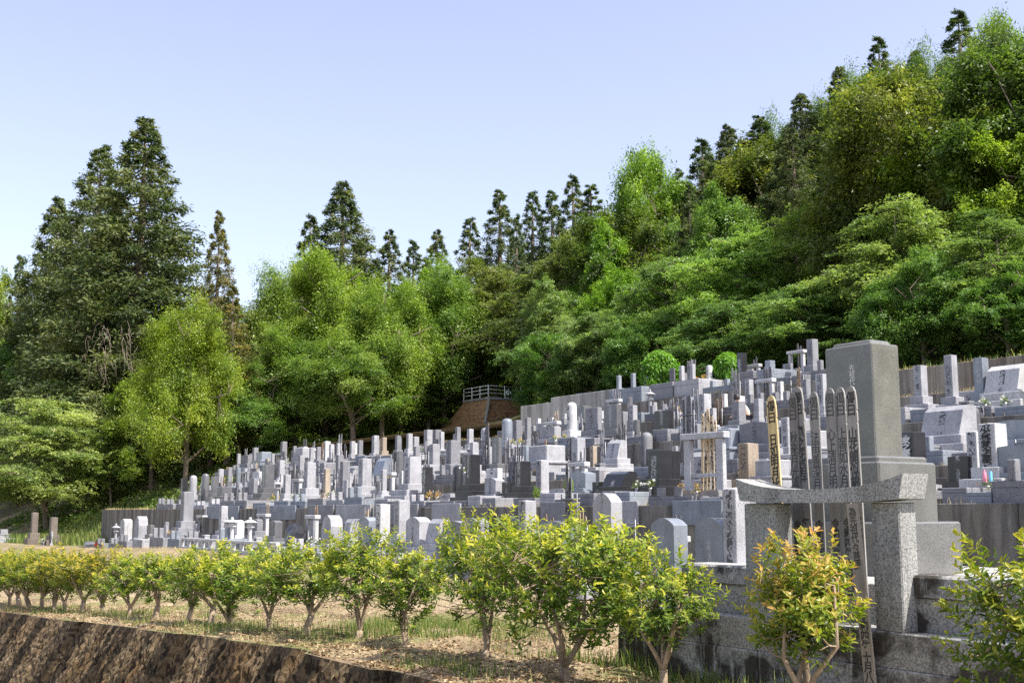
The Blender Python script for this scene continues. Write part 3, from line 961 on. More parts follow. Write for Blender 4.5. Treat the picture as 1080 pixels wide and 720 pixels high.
# (u, v of the top, kind, tone, options) measured row by row
T0 = [16.1] + T_EDGE
rows = {
 0: [(4, 558, 'square block', 'pale grey', dict(sx=.7)), (37, 540, 'pillar', 'brown', dict(sx=1.3, ph=.02)), (57, 545, 'pillar', 'brown', dict(sx=1.35, ph=.03)), (95, 571, 'natural boulder', 'dark grey', dict(sx=1.2, ph=.03)),
     (134, 547, 'round-topped slab', 'white', dict()), (149, 544, 'leaning curved stone', 'pale grey', dict()), (159, 553, 'wide low slab', 'dark grey', dict(sx=.7)), (176, 550, 'slender pillar', 'grey', dict()),
     (198, 518, 'stepped pillar', 'grey', dict(sx=1.15, w=2.0)), (216, 545, 'upright slab', 'black', dict(sx=1.1)), (236, 533, 'slender pillar', 'pale grey', dict(sx=1.2)),
     (311, 552, 'natural boulder', 'black', dict(sx=1.25, ph=.25)), (330, 549, 'upright slab', 'grey', dict(sx=.5)), (350, 543, 'leaning curved stone', 'pale grey', dict(sx=1.1)), (370, 547, 'slanted slab', 'pale grey', dict(sx=.8)),
     (389, 545, 'round-topped slab', 'bluish grey', dict(sx=1.0)), (404, 531, 'slender pillar', 'white', dict(sx=1.5)), (424, 527, 'pillar', 'pale grey', dict(sx=1.25)),
     (442, 545, 'round-topped slab', 'pale grey', dict(text=('森', 'engraved_dark', -.172, .72, .0))), (462, 547, 'slanted slab', 'pale grey', dict()), (481, 549, 'wide low slab', 'grey', dict()), (503, 546, 'round-topped slab', 'grey', dict(sx=1.2)),
     (532, 543, 'round-topped slab', 'black', dict(sx=1.15)), (556, 527, 'slender pillar', 'pale grey', dict(sx=1.5, with_rack=True)), (586, 549, 'wide low slab', 'bluish grey', dict(sx=1.25, w=1.6)),
     (641, 520, 'round-topped slab', 'pale grey', dict(sx=.95)), (706, 546, 'round-topped slab', 'bluish grey', dict(sx=1.1)), (755, 546, 'round-topped slab', 'bluish grey', dict()), (776, 514, 'pillar', 'pale grey', dict(sx=1.35))],
 1: [(204, 501, 'round-topped pillar', 'pale grey', dict()), (217, 499, 'round-topped pillar', 'dark grey', dict(sx=1.1)), (237, 513, 'square block', 'dark grey', dict(sx=.8)), (253, 510, 'slender pillar', 'pale grey', dict(with_rack=True)),
     (283, 490, 'stepped pillar', 'dark grey', dict(sx=1.2)), (303, 500, 'pillar', 'pale grey', dict()), (327, 487, 'pillar', 'pale grey', dict(sx=1.35)), (345, 494, 'slender pillar', 'tan', dict(with_rack=True)), (364, 486, 'pillar', 'grey', dict(with_rack=True)),
     (385, 483, 'pillar', 'pale grey', dict(sx=1.35)), (405, 495, 'slender pillar', 'pale grey', dict(with_rack=True, rk=5)), (435, 481, 'stepped pillar', 'pale grey', dict(sx=1.3, w=2.3, plinth_tone='pale grey')), (451, 492, 'slender pillar', 'black', dict(sx=1.3)),
     (472, 520, 'wide low slab', 'pale grey', dict()), (522, 504, 'round-topped slab', 'pale grey', dict(text=('和', 'engraved_dark', -.172, .75, .2))), (536, 508, 'upright slab', 'black', dict()), (552, 486, 'pillar', 'black', dict(sx=1.2)),
     (590, 515, 'wide low slab', 'pale grey', dict()), (615, 497, 'round-topped slab', 'bluish grey', dict(sx=.9)), (632, 508, 'upright slab', 'black', dict(sx=.7)), (654, 497, 'slanted slab', 'black', dict(sx=1.1)), (681, 505, 'slender pillar', 'grey', dict()), (696, 474, 'pillar', 'black', dict(sx=1.6)),
     (744, 476, 'slanted slab', 'pale grey', dict(w=2.4, with_rack=False)), (789, 467, 'pillar', 'tan', dict(sx=1.25)), (815, 485, 'square block', 'pale grey', dict()), (850, 470, 'pillar', 'pale grey', dict()), (880, 478, 'slanted slab', 'grey', dict()),
     (962, 455, 'pillar', 'black', dict(sx=1.3, text=('家之墓', 'engraved_pale', -.183, 1.4, .2))), (1012, 481, 'upright slab', 'black', dict(sx=.7, ph=.3)), (1046, 446, 'pillar', 'white', dict(sx=1.35, ph=.35, text=('小林家之墓', 'ink', -.183, 1.48, .19))), (1072, 470, 'wide low slab', 'bluish grey', dict(w=2.0))],
 2: [(262, 497, 'pillar', 'grey', dict()), (297, 485, 'pillar', 'pale grey', dict()), (318, 480, 'slender pillar', 'pale grey', dict(with_rack=True)), (478, 464, 'pillar', 'grey', dict(sx=1.5, w=2.0)), (500, 466, 'pillar', 'pale grey', dict(with_rack=True)), (524, 462, 'upright slab', 'dark grey', dict(sx=.7, with_rack=True)),
     (553, 470, 'upright slab', 'bluish grey', dict(sx=.6)), (577, 470, 'square block', 'pale grey', dict(sx=1.2, w=2.0)), (610, 462, 'pillar', 'pale grey', dict(sx=1.2)), (626, 470, 'slender pillar', 'tan', dict(with_rack=True)), (650, 464, 'slanted slab', 'pale grey', dict(sx=.8)), (690, 473, 'pillar', 'black', dict(sx=1.3)),
     (713, 470, 'slender pillar', 'white', dict()), (766, 453, 'square block', 'bluish grey', dict(sx=1.35, w=2.2)), (800, 445, 'wide low slab', 'grey', dict()), (830, 440, 'pillar', 'pale grey', dict()), (860, 455, 'square block', 'pale grey', dict()), (890, 450, 'pillar', 'grey', dict()),
     (1000, 428, 'slanted slab', 'pale grey', dict(sx=1.35, w=2.4, with_rack=False)), (1070, 443, 'wide low slab', 'bluish grey', dict(w=2.0))],
 3: [(252, 478, 'slender pillar', 'pale grey', dict()), (288, 478, 'slender pillar', 'pale grey', dict()), (311, 470, 'slender pillar', 'grey', dict(with_rack=True)), (329, 472, 'pillar', 'pale grey', dict()), (336, 471, 'pillar', 'grey', dict()), (350, 468, 'pillar', 'pale grey', dict()), (357, 467, 'slender pillar', 'pale grey', dict()),
     (372, 465, 'pillar', 'pale grey', dict()), (380, 464, 'pillar', 'grey', dict()), (396, 459, 'pillar', 'pale grey', dict()), (405, 461, 'pillar', 'tan', dict()), (420, 459, 'pillar', 'grey', dict()), (432, 457, 'pillar', 'pale grey', dict()), (452, 453, 'pillar', 'pale grey', dict(sx=1.1)), (461, 453, 'pillar', 'grey', dict(sx=1.1)), (466, 455, 'slender pillar', 'pale grey', dict()),
     (483, 450, 'slender pillar', 'grey', dict()), (496, 452, 'pillar', 'pale grey', dict()), (511, 453, 'slender pillar', 'pale grey', dict()), (535, 441, 'round-topped pillar', 'bluish grey', dict(sx=1.25)), (603, 424, 'round-topped pillar', 'white', dict(sx=1.1)), (626, 430, 'upright slab', 'grey', dict()), (646, 427, 'upright slab', 'dark grey', dict()),
     (668, 427, 'slender pillar', 'pale grey', dict()), (668, 443, 'upright slab', 'dark grey', dict(sx=.8)), (700, 433, 'upright slab', 'black', dict(sx=1.1)), (726, 418, 'pillar', 'bluish grey', dict(with_rack=True, rk=4)), (743, 415, 'pillar', 'pale grey', dict(sx=1.1)), (752, 430, 'slender pillar', 'pale grey', dict()), (779, 423, 'pillar', 'grey', dict(sx=1.1)), (800, 420, 'pillar', 'pale grey', dict(with_rack=True, rk=5)),
     (840, 410, 'pillar', 'pale grey', dict()), (867, 394, 'pillar', 'pale grey', dict()), (970, 385, 'pillar', 'pale grey', dict(with_rack=True, rk=3)), (1002, 374, 'slender pillar', 'pale grey', dict(with_rack=True, rk=5)), (1034, 377, 'pillar', 'bluish grey', dict()), (1062, 385, 'slanted slab', 'white', dict(sx=1.2, w=2.2, with_rack=False))],
 4: [(555, 450, 'natural boulder', 'white', dict()), (568, 441, 'slender pillar', 'white', dict()), (583, 440, 'slender pillar', 'white', dict()), (596, 436, 'slender pillar', 'pale grey', dict()), (640, 428, 'wide low slab', 'dark grey', dict()), (690, 424, 'slender pillar', 'pale grey', dict()), (720, 420, 'pillar', 'grey', dict()), (764, 415, 'slender pillar', 'white', dict()), (790, 400, 'pillar', 'pale grey', dict()), (823, 402, 'slender pillar', 'white', dict()), (850, 400, 'pillar', 'grey', dict())],
 5: [(683, 397, 'pillar', 'grey', dict()), (721, 393, 'pillar', 'grey', dict()), (748, 385, 'round-topped pillar', 'white', dict()), (812, 380, 'stepped pillar', 'bluish grey', dict()), (831, 393, 'upright slab', 'grey', dict(sx=.6))],
}
LIM = {0: (8, 78), 1: (8, 49 * KS), 2: (10, 51.5 * KS), 3: (13, 51.5 * KS), 4: (28, 48), 5: (30, 30)}
for row, items in rows.items():
    t0 = T0[row]
    st = t0 + 1.5
    used = []
    for (u, v, kind, tone, op) in items:
        op = dict(op)
        s, zt = on_t(u, v, st)
        w = op.pop('w', None)
        if row == 5: w, op['ph'] = 2.4, .75
        used.append((s, w, kind, tone, zt, op))
    used.sort(key=lambda q: q[0])
    # each measured stone gets a plot as wide as its neighbours allow
    spans = []
    for i, (s, w, kind, tone, zt, op) in enumerate(used):
        gl = s - used[i - 1][0] if i else 9
        gr = used[i + 1][0] - s if i < len(used) - 1 else 9
        room = min(gl, gr)
        share = room < 1.25                           # two stones so close share the ground of one plot
        ww = min(w or 1.6, max(room * .98, .6))
        ww = max([q for q in (.6, .8, 1.0, 1.2, 1.4, 1.6, 2.0, 2.4) if q <= ww + .02])
        spans.append((s - ww / 2, s + ww / 2))
        if share:
            op['extras'] = op.get('extras', random.random() < .35); op.setdefault('posts', False)
        grave(s, t0, row, kind, tone, zt, w=ww, **op)
    lo, hi = LIM[row]
    spans.sort()
    cur = lo
    gaps = []
    for a, b in spans + [(hi, hi)]:
        if a - cur > 1.3: gaps.append((cur, a))
        cur = max(cur, b)
    for a, b in gaps:
        n = max(1, int((b - a) / (1.45 if row in (1, 2, 3) else 1.75)))
        w = (b - a) / n
        for k in range(n):
            s = a + w * (k + .5)
            if row == 0 and s > 62: continue
            uu = pix(P(s, st, 1.5))[0]
            if uu > 1260: continue
            hid = 868 < uu < 958 or uu > 1110
            tone = random.choices(['pale grey', 'grey', 'bluish grey', 'dark grey', 'black', 'tan', 'white'], [30, 25, 11, 12, 13, 4, 5])[0]
            ww = max(q for q in (.6, .8, 1.0, 1.2, 1.4, 1.6, 2.0) if q <= max(w * .97, .6))
            far = row in (1, 2, 3) and s > 27
            kind = random.choice(KINDS[:4] * 3 + KINDS[4:] if far else KINDS)
            if row == 0: kind = random.choice(['round-topped slab', 'round-topped slab', 'wide low slab', 'slanted slab', 'upright slab', 'pillar'])
            ztf = T_Z[3] + random.uniform(.9, 1.5) if row == 4 else None
            if 868 < uu < 958: ztf = min(T_Z[row - 1] + 1.9, on_t(uu, 375, st)[1])
            grave(s, t0, row, kind, tone, ztf, w=ww, **(dict(extras=False) if row == 4 or hid else {}))

for row in (1, 2, 3):
    st = T0[row] + 2.95
    s = LIM[row][0] + 6
    while s < LIM[row][1] - 2:
        s += random.uniform(1.5, 3.1) * (1 if s > 30 else 1.5)
        uu = pix(P(s, st, 1.5))[0]
        if uu > 1100 or 868 < uu < 958 or NG[0] > 292: continue
        kind = random.choice(['pillar', 'slender pillar', 'slender pillar', 'pillar', 'upright slab', 'round-topped pillar'])
        tone = random.choices(['pale grey', 'grey', 'bluish grey', 'dark grey', 'black', 'white'], [34, 28, 10, 14, 8, 6])[0]
        parts, h = stone_parts(kind, tone)
        q = random.uniform(.85, 1.1); c = tuple(v * q for v in TONE[tone]); k = random.uniform(.85, 1.12)
        place(parts, 'gravestone', s, st, T_Z[row - 1], (k, k, k * random.uniform(.95, 1.15)), c, row, 'gravestone', f'{tone} {kind}')
        NG[0] += 1
        if random.random() < .3: rack(s + random.uniform(-.3, .3), st + .35, T_Z[row - 1], row, 'thin steel', random.randint(2, 4), random.uniform(1.0, 1.2), sx=.8)

# a few singled-out pieces
rack(on_t(742, 500, T_EDGE[0] + .5)[0], T_EDGE[0] + .55, T_Z[0] + .42, 1, 'granite', 5, 1.35, (.42, .42, .44), 'pale wood', 1.6)
for u, v, t in ((724, 413, 18.1), (512, 448, 18.3), (545, 470, 15.9), (600, 492, 12.4), (606, 470, 16.0), (640, 448, 18.4), (660, 525, 12.5), (340, 475, 16.1), (372, 480, 16.2), (390, 500, 12.6), (300, 470, 18.4), (398, 470, 18.3), (790, 448, 18.3)):
    row = 0 if t < 14 else 1 if t < 16.9 else 2
    t = t * KS
    s, zt = on_t(u, v, t)
    z = (z_row(s) if row == 0 else T_Z[row - 1]) + .3
    rack(s, t, z, row, 'thin steel', 4, max(.7, (zt - z) / 1.6), tone={724: 'dark grey', 545: 'dark grey', 600: 'dark grey', 790: 'brownish'}.get(u))
for u in (245, 264):
    s, zt = on_t(u, 545, 16.4)
    place(lantern_parts(), 'stone_lantern', s, 16.4, z_row(s) + .3, (1, 1, (zt - z_row(s) - .3) / 1.34), TONE['white'], 0, 'lantern', 'white')
# pale balustrade
sa, sb = s_of(192, 15.8, -1.35), s_of(293, 15.8, -1.35)
mb1, mb2 = MB(), MB()
e = thing('balustrade', [], P((sa + sb) / 2, 15.8, z_row(44)), label='low white stone balustrade in front of the two white lanterns', cat='balustrade')
hw = (sa - sb) / 2
mb1.box(-hw, hw, -.07, .07, .36, .46); mb1.box(-hw, hw, -.09, .09, -.1, .1)
n = 12
for k in range(n + 1):
    x = -hw + 2 * hw * k / n
    mb2 = MB(); mb2.box(x - .08, x + .08, -.06, .06, .102, .358, .01)
    link('baluster', mb2.mesh('baluster', M['granite']), e, color=TONE['white'])
link('rail', mb1.mesh('rail', M['granite']), e, color=TONE['white'])
# small things on the near right plot
def simple(name, mb, mat, loc, color, label, cat, rot=THETA):
    o = link(name, mb.mesh(name, M[mat]), None, loc, rot, None, color); tag(o, label, cat); return o
s, z = on_t(1038, 496, T_EDGE[0] + .7); 
mb = MB(); mb.lathe([(.035, 0), (.04, .02), (.04, .16), (.018, .2), (.018, .24)], n=10)
simple('drink_bottle', mb, 'dark_paint', P(s, T_EDGE[0] + .7, z - .22), (.75, .25, .35), 'pink drink bottle left as an offering before the white lettered gravestone', 'bottle')
mb = MB(); mb.lathe([(.035, 0), (.035, .18), (.03, .2)], n=10)
simple('drink_can', mb, 'dark_paint', P(s - .14, T_EDGE[0] + .7, z - .22), (.2, .55, .75), 'blue drink can beside the pink bottle before the white lettered gravestone', 'can')
s, z = on_t(103, 572, 16.3)
mb = MB(); mb.lathe([(.16, 0), (.18, .1), (.1, .22), (.02, .25)], n=12)
simple('red_cloth', mb, 'cloth', P(s, 16.3, z - .2), (.45, .06, .05), 'folded red cloth bundle on the low dark boulder grave', 'cloth')

# granite facing blocks hung on the face of the first terrace wall
fac = [(234, 34, 'bluish grey'), (291, 40, 'bluish grey'), (338, 26, 'grey'), (372, 36, 'pale grey'), (418, 44, 'grey'), (470, 30, 'pale grey'), (590, 40, 'grey'), (650, 44, 'pale grey'), (735, 52, 'bluish grey')]
for k, (u, wpx, tone) in enumerate(fac):
    t = T_EDGE[0] - .07
    sa, sb = s_of(u - wpx / 2, t, 0), s_of(u + wpx / 2, t, 0)
    mb = MB(); mb.box(-sa, -sb, t, t + .068, T_Z[0] - random.uniform(.42, .62), T_Z[0] + .16, .012)
    o = row_obj('facing_block', mb, M['granite'], None, TONE[tone])
    tag(o, f'{tone} granite facing block on the first terrace wall, {ordw(k + 1)} from the left', 'facing block', 'facing blocks on the first terrace wall')

# rounded evergreen bushes on the top terrace
def topiary(u, vt, wpx, label):
    t = 25.6 * KS
    s, zt = on_t(u, vt, t)
    p = P(s, t, 0)
    rad = wpx * p.y / FPX / 2; z0 = T_Z[4] - .05; h = zt - z0
    r = np.random.default_rng(u)
    N = 9000
    d = norm(r.normal(size=(N, 3)))
    zz = d[:, 2] * .5 + .5
    lump = .92 + .19 * np.sin(d[:, 0] * 5 + u) * np.sin(d[:, 1] * 4.3 + 1) + .07 * np.sin(d[:, 2] * 9 + 3 * d[:, 0] + u)
    c = np.stack([d[:, 0] * rad * lump, d[:, 1] * rad * lump, h * (.12 + .88 * zz)], 1) * np.array([1, 1, 1.0])
    c[:, :2] *= (np.clip(r.normal(.93, .09, (N, 1)) + (r.random((N, 1)) < .03) * .16, .6, 1.35))
    ax = norm(d * .5 + np.array([0, 0, 1.0]) + r.normal(size=(N, 3)) * .3)
    n = norm(d + r.normal(size=(N, 3)) * .5)
    L_ = r.uniform(.09, .24, N)
    cr = quads_mesh('foliage', leaf_quads(c, n, ax, L_, L_ * .42), N, M['leaf_topiary'], np.clip(.35 + .3 * d[:, 2] + r.normal(size=N) * .2, 0, 1))
    tb = MB(); tb.tube([(0, 0, 0), (0, 0, h * .6)], [.07, .04])
    thing('clipped_bush', [('foliage', cr), ('trunk', tb.mesh('trunk', M['bark']))], P(s, t, z0), label=label, cat='bush')
topiary(695, 370, 43, 'rounded bright green clipped bush behind the grey pillars of the top terrace')
topiary(768, 372, 34, 'taller egg-shaped bright green bush beside the white round-topped pillar')
topiary(784, 394, 15, 'smallest bright green bush at the foot of the egg-shaped bush')

# ------------------------------------------------------------------ the visitor
def visitor():
    t = 21.1 * KS
    s, zt = on_t(787, 402, t)
    z0 = T_Z[2]
    e = thing('person', [], P(s, t, z0), THETA + 2.6, label='person in a white shirt and dark trousers bending forward among the upper graves', cat='person')
    me = bpy.data.meshes.new('body')
    J = [((0, 0, .92), .14), ((0, .06, 1.12), .15), ((0, .19, 1.34), .16), ((0, .27, 1.44), .06), ((0, .33, 1.53), .1), ((0, .37, 1.62), .09),
         ((-.1, 0, .86), .1), ((-.1, .05, .48), .07), ((-.1, -.03, .08), .05), ((-.1, .1, .04), .04),
         ((.1, 0, .86), .1), ((.1, .08, .48), .07), ((.1, .02, .08), .05), ((.1, .15, .04), .04),
         ((-.2, .22, 1.36), .065), ((-.24, .32, 1.1), .05), ((-.2, .5, .95), .04), ((-.18, .58, .9), .035),
         ((.2, .22, 1.36), .065), ((.24, .32, 1.1), .05), ((.2, .5, .95), .04), ((.18, .58, .9), .035)]
    E = [(0, 1), (1, 2), (2, 3), (3, 4), (4, 5), (0, 6), (6, 7), (7, 8), (8, 9), (0, 10), (10, 11), (11, 12), (12, 13), (2, 14), (14, 15), (15, 16), (16, 17), (2, 18), (18, 19), (19, 20), (20, 21)]
    me.from_pydata([p for p, _ in J], E, [])
    me.materials.append(M['skin'])
    b = link('body', me, e)
    md = b.modifiers.new('skin', 'SKIN')
    for i, (_, r) in enumerate(J): me.skin_vertices[0].data[i].radius = (r, r)
    me.skin_vertices[0].data[0].use_root = True
    sb = b.modifiers.new('smooth', 'SUBSURF'); sb.levels = sb.render_levels = 2
    def cover(name, idx, grow, col):
        m2 = bpy.data.meshes.new(name)
        ids = {k: i for i, k in enumerate(idx)}
        m2.from_pydata([J[k][0] for k in idx], [(ids[a], ids[c]) for a, c in E if a in ids and c in ids], [])
        m2.materials.append(M['cloth'])
        o = link(name, m2, e, color=col)
        o.modifiers.new('skin', 'SKIN')
        for k, i in ids.items(): m2.skin_vertices[0].data[i].radius = (J[k][1] * grow, J[k][1] * grow)
        m2.skin_vertices[0].data[0].use_root = True
        q = o.modifiers.new('smooth', 'SUBSURF'); q.levels = q.render_levels = 2
    cover('shirt', [2, 1, 0, 14, 15, 18, 19], 1.14, (.8, .8, .82))
    cover('trousers', [0, 6, 7, 8, 10, 11, 12], 1.12, (.03, .03, .04))
    mb = MB(); mb.lathe([(.105, 1.52), (.118, 1.6), (.10, 1.69), (.05, 1.74), (.01, 1.75)], 0, .355, 12)
    link('hair', mb.mesh('hair', M['hair']), e)
visitor()

# ------------------------------------------------------------------ the parked car behind the concrete wall
def car():
    s, _ = on_t(633, 408, 27.2 * KS)
    e = thing('parked_car', [], P(s, 27.2 * KS, 3.42 * KS), label='dark blue car parked in the shade behind the pale concrete wall', cat='car')
    mb = MB()
    side = [(-2.1, .35), (2.1, .35), (2.15, .75), (1.9, .88), (1.15, .95), (.55, 1.42), (-1.05, 1.46), (-1.75, 1.0), (-2.1, .95), (-2.16, .6)]
    mb.prism(side, -.82, .82)
    link('body', mb.mesh('body', M['dark_paint']), e, color=(.03, .06, .16))
    mb = MB(); mb.prism([(-.95, .98), (1.0, .98), (.5, 1.36), (-.9, 1.39)], -.826, .826)
    link('side_window', mb.mesh('side_window', M['glass']), e)
    for x in (-1.35, 1.35):
        for y in (-.74, .74):
            w = MB(); w.lathe([(.2, -.09), (.32, -.09), (.33, 0), (.32, .09), (.2, .09)], n=16)
            o = link('wheel', w.mesh('wheel', M['rubber']), e, (x, y, .33)); o.rotation_euler = (R(90), 0, 0)
    for y in (-.6, .6):
        mb = MB(); mb.box(2.1, 2.17, y - .16, y + .16, .62, .76, .02)
        link('headlight', mb.mesh('headlight', M['white_paint']), e)
car()

# ------------------------------------------------------------------ labels
WHERE = {0: 'in the lowest row', 1: 'on the first terrace', 2: 'on the second terrace', 3: 'on the third terrace', 4: 'on the fourth terrace', 5: 'on the top terrace'}
FORM = {'gravestone': '{look} gravestone', 'grave plot': '{look} granite plot kerb', 'tablet rack': '{look} tablet rack', 'memorial tablet': '{look} wooden tablet', 'vase': 'steel flower vase',
        'bouquet': '{look} flower bouquet', 'lantern': '{look} stone lantern', 'stele': '{look} low name stele', 'incense burner': '{look} incense burner'}
def make_labels():
    by = {}
    for o, row, cat, look, u, key in LOG: by.setdefault((row, cat, look), []).append((u, key, o))
    for (row, cat, look), L_ in by.items():
        L_.sort(key=lambda q: q[0])
        units, seen = [], {}
        for u, key, o in L_:
            k = key if key is not None else id(o)
            if k not in seen: seen[k] = len(seen); units.append(k)
        n = len(units)
        for u, key, o in L_:
            i = seen[key if key is not None else id(o)]
            head = FORM[cat].format(look=look)
            if cat == 'memorial tablet':
                pos = 'in the only such bundle' if n == 1 else f'in the {ordw(i + 1)} such bundle from the left'
            elif cat in ('vase', 'bouquet'):
                pos = 'of the only such pair' if n == 1 else f'of the {ordw(i + 1)} such pair from the left'
            else:
                pos = 'the only one' if n == 1 else f'{ordw(i + 1)} from the left'
            lab = f'{head}, {pos} {WHERE[row]}' if cat not in ('memorial tablet', 'vase', 'bouquet') else f'{head} {pos} {WHERE[row]}'
            grp = {'memorial tablet': f'{look} tablets, bundle {ordw(i + 1)} {WHERE[row]}', 'vase': f'vase pair {ordw(i + 1)} {WHERE[row]}', 'bouquet': f'{look} bouquets, pair {ordw(i + 1)} {WHERE[row]}'}.get(cat)
            if grp is None:
                grp = {'gravestone': 'gravestones', 'grave plot': 'grave plots', 'tablet rack': 'tablet racks', 'lantern': 'stone lanterns', 'stele': 'name steles', 'incense burner': 'incense burners'}[cat] + ' ' + WHERE[row]
            tag(o, lab, cat, grp)
make_labels()

# ================================================================== hedge shrubs
def shrub_protos(seed, H=1.62, Rr=.78, red=False, shoots=300, base=.42):
    """Trunk mesh and crown mesh of one pruned broad-leaved shrub: forked stems, leafy shoots."""
    r = np.random.default_rng(seed)
    pr = random.Random(seed)
    tb = MB()
    zc = base + (H - base) * .52
    ax = np.array([Rr, Rr * .9, (H - base) * .52])
    # stems
    tips = []
    nst = pr.choice([3, 4, 4, 5])
    fork = pr.uniform(.06, .38)
    lean = Vector((pr.uniform(-.08, .08), pr.uniform(-.05, .05), fork))
    tb.tube([(0, 0, -.05), (lean.x * .4, lean.y * .4, fork * .5), lean], [.052, .043, .04], 8)
    for k in range(nst):
        a = 2 * math.pi * (k + pr.uniform(-.3, .3)) / nst
        e = Vector((math.cos(a) * Rr * pr.uniform(.35, .6), math.sin(a) * Rr * pr.uniform(.35, .6), zc + pr.uniform(-.1, .2)))
        m = lean.lerp(e, .5) + Vector((pr.uniform(-.13, .13), pr.uniform(-.13, .13), pr.uniform(-.06, .08)))
        tb.tube([lean, lean.lerp(m, .5) + Vector((pr.uniform(-.03, .03), pr.uniform(-.03, .03), 0)), m, e], [.026, .022, .017, .009], 7)
        tips += [m, e, lean.lerp(e, .75)]
    cen, nrm, axs, ln, wd, tone = [], [], [], [], [], []
    for k in range(shoots):
        d = r.normal(size=3); d[2] = d[2] * .8 + .25
        d /= np.linalg.norm(d)
        rad = r.uniform(.45, 1.0) ** .55
        if d[2] < -.25: rad *= .9
        lump = 1 + .24 * math.sin(3 * math.atan2(d[1], d[0]) + seed) + .14 * math.sin(5 * d[2] + seed * 2)
        tip = np.array([0, 0, zc]) + d * ax * rad * lump
        if tip[2] < base - .12: continue
        grow = d * np.array([.8, .8, .4]) + np.array([0, 0, .75]) + r.normal(size=3) * .28
        grow /= np.linalg.norm(grow)
        sl = r.uniform(.13, .26) * (1.25 if rad > .9 and d[2] > .3 else 1)
        st = tip - grow * sl
        q = Vector(st); near = min(tips, key=lambda p: (p - q).length)
        if k % 3 == 0:
            mid = near.lerp(q, .55) + Vector((0, 0, -.03))
            tb.tube([near, mid, q, Vector(tip)], [.009, .007, .005, .002], 4)
        nl = int(r.integers(11, 18))
        for i in range(nl):
            f = (i + .5) / nl
            p = st + grow * sl * f
            az = i * 2.4 + r.uniform(-.3, .3)
            u = np.cross(grow, [.3, .9, .1]); u /= np.linalg.norm(u); w = np.cross(grow, u)
            out = u * math.cos(az) + w * math.sin(az)
            axl = out * (1.05 - .5 * f) + grow * (.35 + .75 * f) + r.normal(size=3) * .15
            axl /= np.linalg.norm(axl)
            n = np.cross(np.cross(axl, grow), axl) * 1.0 + r.normal(size=3) * .22 + grow * .3
            n /= np.linalg.norm(n)
            Ll = r.uniform(.055, .09) * (1 - .25 * abs(f - .5))
            cen.append(p + axl * Ll * .55); nrm.append(n); axs.append(axl); ln.append(Ll); wd.append(Ll * r.uniform(.34, .44))
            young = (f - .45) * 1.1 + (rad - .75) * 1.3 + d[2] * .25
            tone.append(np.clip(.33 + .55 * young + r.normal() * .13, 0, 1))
    c, n, a = map(np.array, (cen, nrm, axs)); ln, wd = np.array(ln)[:, None], np.array(wd)[:, None]
    a = norm(a - n * np.sum(a * n, 1, keepdims=True)); sd = np.cross(n, a)
    N = len(c)
    b0, tipv = c - a * ln * .5, c + a * ln * .5 - n * ln * .12
    m1 = c - a * ln * .02 - n * wd * .06
    Lv, Rv = c + sd * wd * .5 + n * wd * .16, c - sd * wd * .5 + n * wd * .16
    # two quads a leaf, folded along the midrib: base, left, tip, mid / base, mid, tip, right
    Lt, Rt = c + a * ln * .24 + sd * wd * .36 + n * wd * .08, c + a * ln * .24 - sd * wd * .36 + n * wd * .08
    Lb, Rb = c - a * ln * .24 + sd * wd * .42 + n * wd * .12, c - a * ln * .24 - sd * wd * .42 + n * wd * .12
    q = np.stack([np.stack([b0, Rb, m1, Lb], 1), np.stack([m1, Rb, Rt, tipv], 1), np.stack([m1, tipv, Lt, Lb], 1)], 1)
    crown = quads_mesh('crown', q.reshape(-1, 3), N * 3, M['leaf_red' if red else 'leaf_hedge'], np.repeat(tone, 3))
    return tb.mesh('trunk', M['shrub_bark']), crown

HP = [shrub_protos(21 + i, red=False, shoots=(230, 190, 250, 165, 200, 215, 150, 190)[i], H=1.55, Rr=(.58, .5, .66, .44, .5, .56, .42, .5)[i], base=(.42, .36, .48, .34, .42, .4, .32, .4)[i]) for i in range(8)]
HBIG = shrub_protos(131, H=1.6, Rr=.84, shoots=470, base=.46)
HMID = shrub_protos(137, H=1.58, Rr=.66, shoots=310, base=.44)
HRED = shrub_protos(77, H=1.5, Rr=.46, red=True, shoots=250, base=.5)
shrub_u = [1122, 850, 700, 597, 510, 430, 374, 322, 291, 246, 222, 196, 166, 137, 108, 90, 76, 62, 50, 38, 27, 16, 5, -6]
shrub_lab = {
    1122: 'bright yellow-green shrub at the frame edge in front of the stained granite wall',
    850: 'shrub with orange-red young leaves in front of the large granite tablet stand',
    700: 'leafy shrub covering the far corner of the stained granite wall',
    597: 'widest and tallest round shrub of the hedge, standing on leaf littered ground',
    510: 'full round shrub of middle size, next beyond the widest shrub of the hedge',
    430: 'narrow shrub standing by the green grass, second beyond the widest shrub',
}
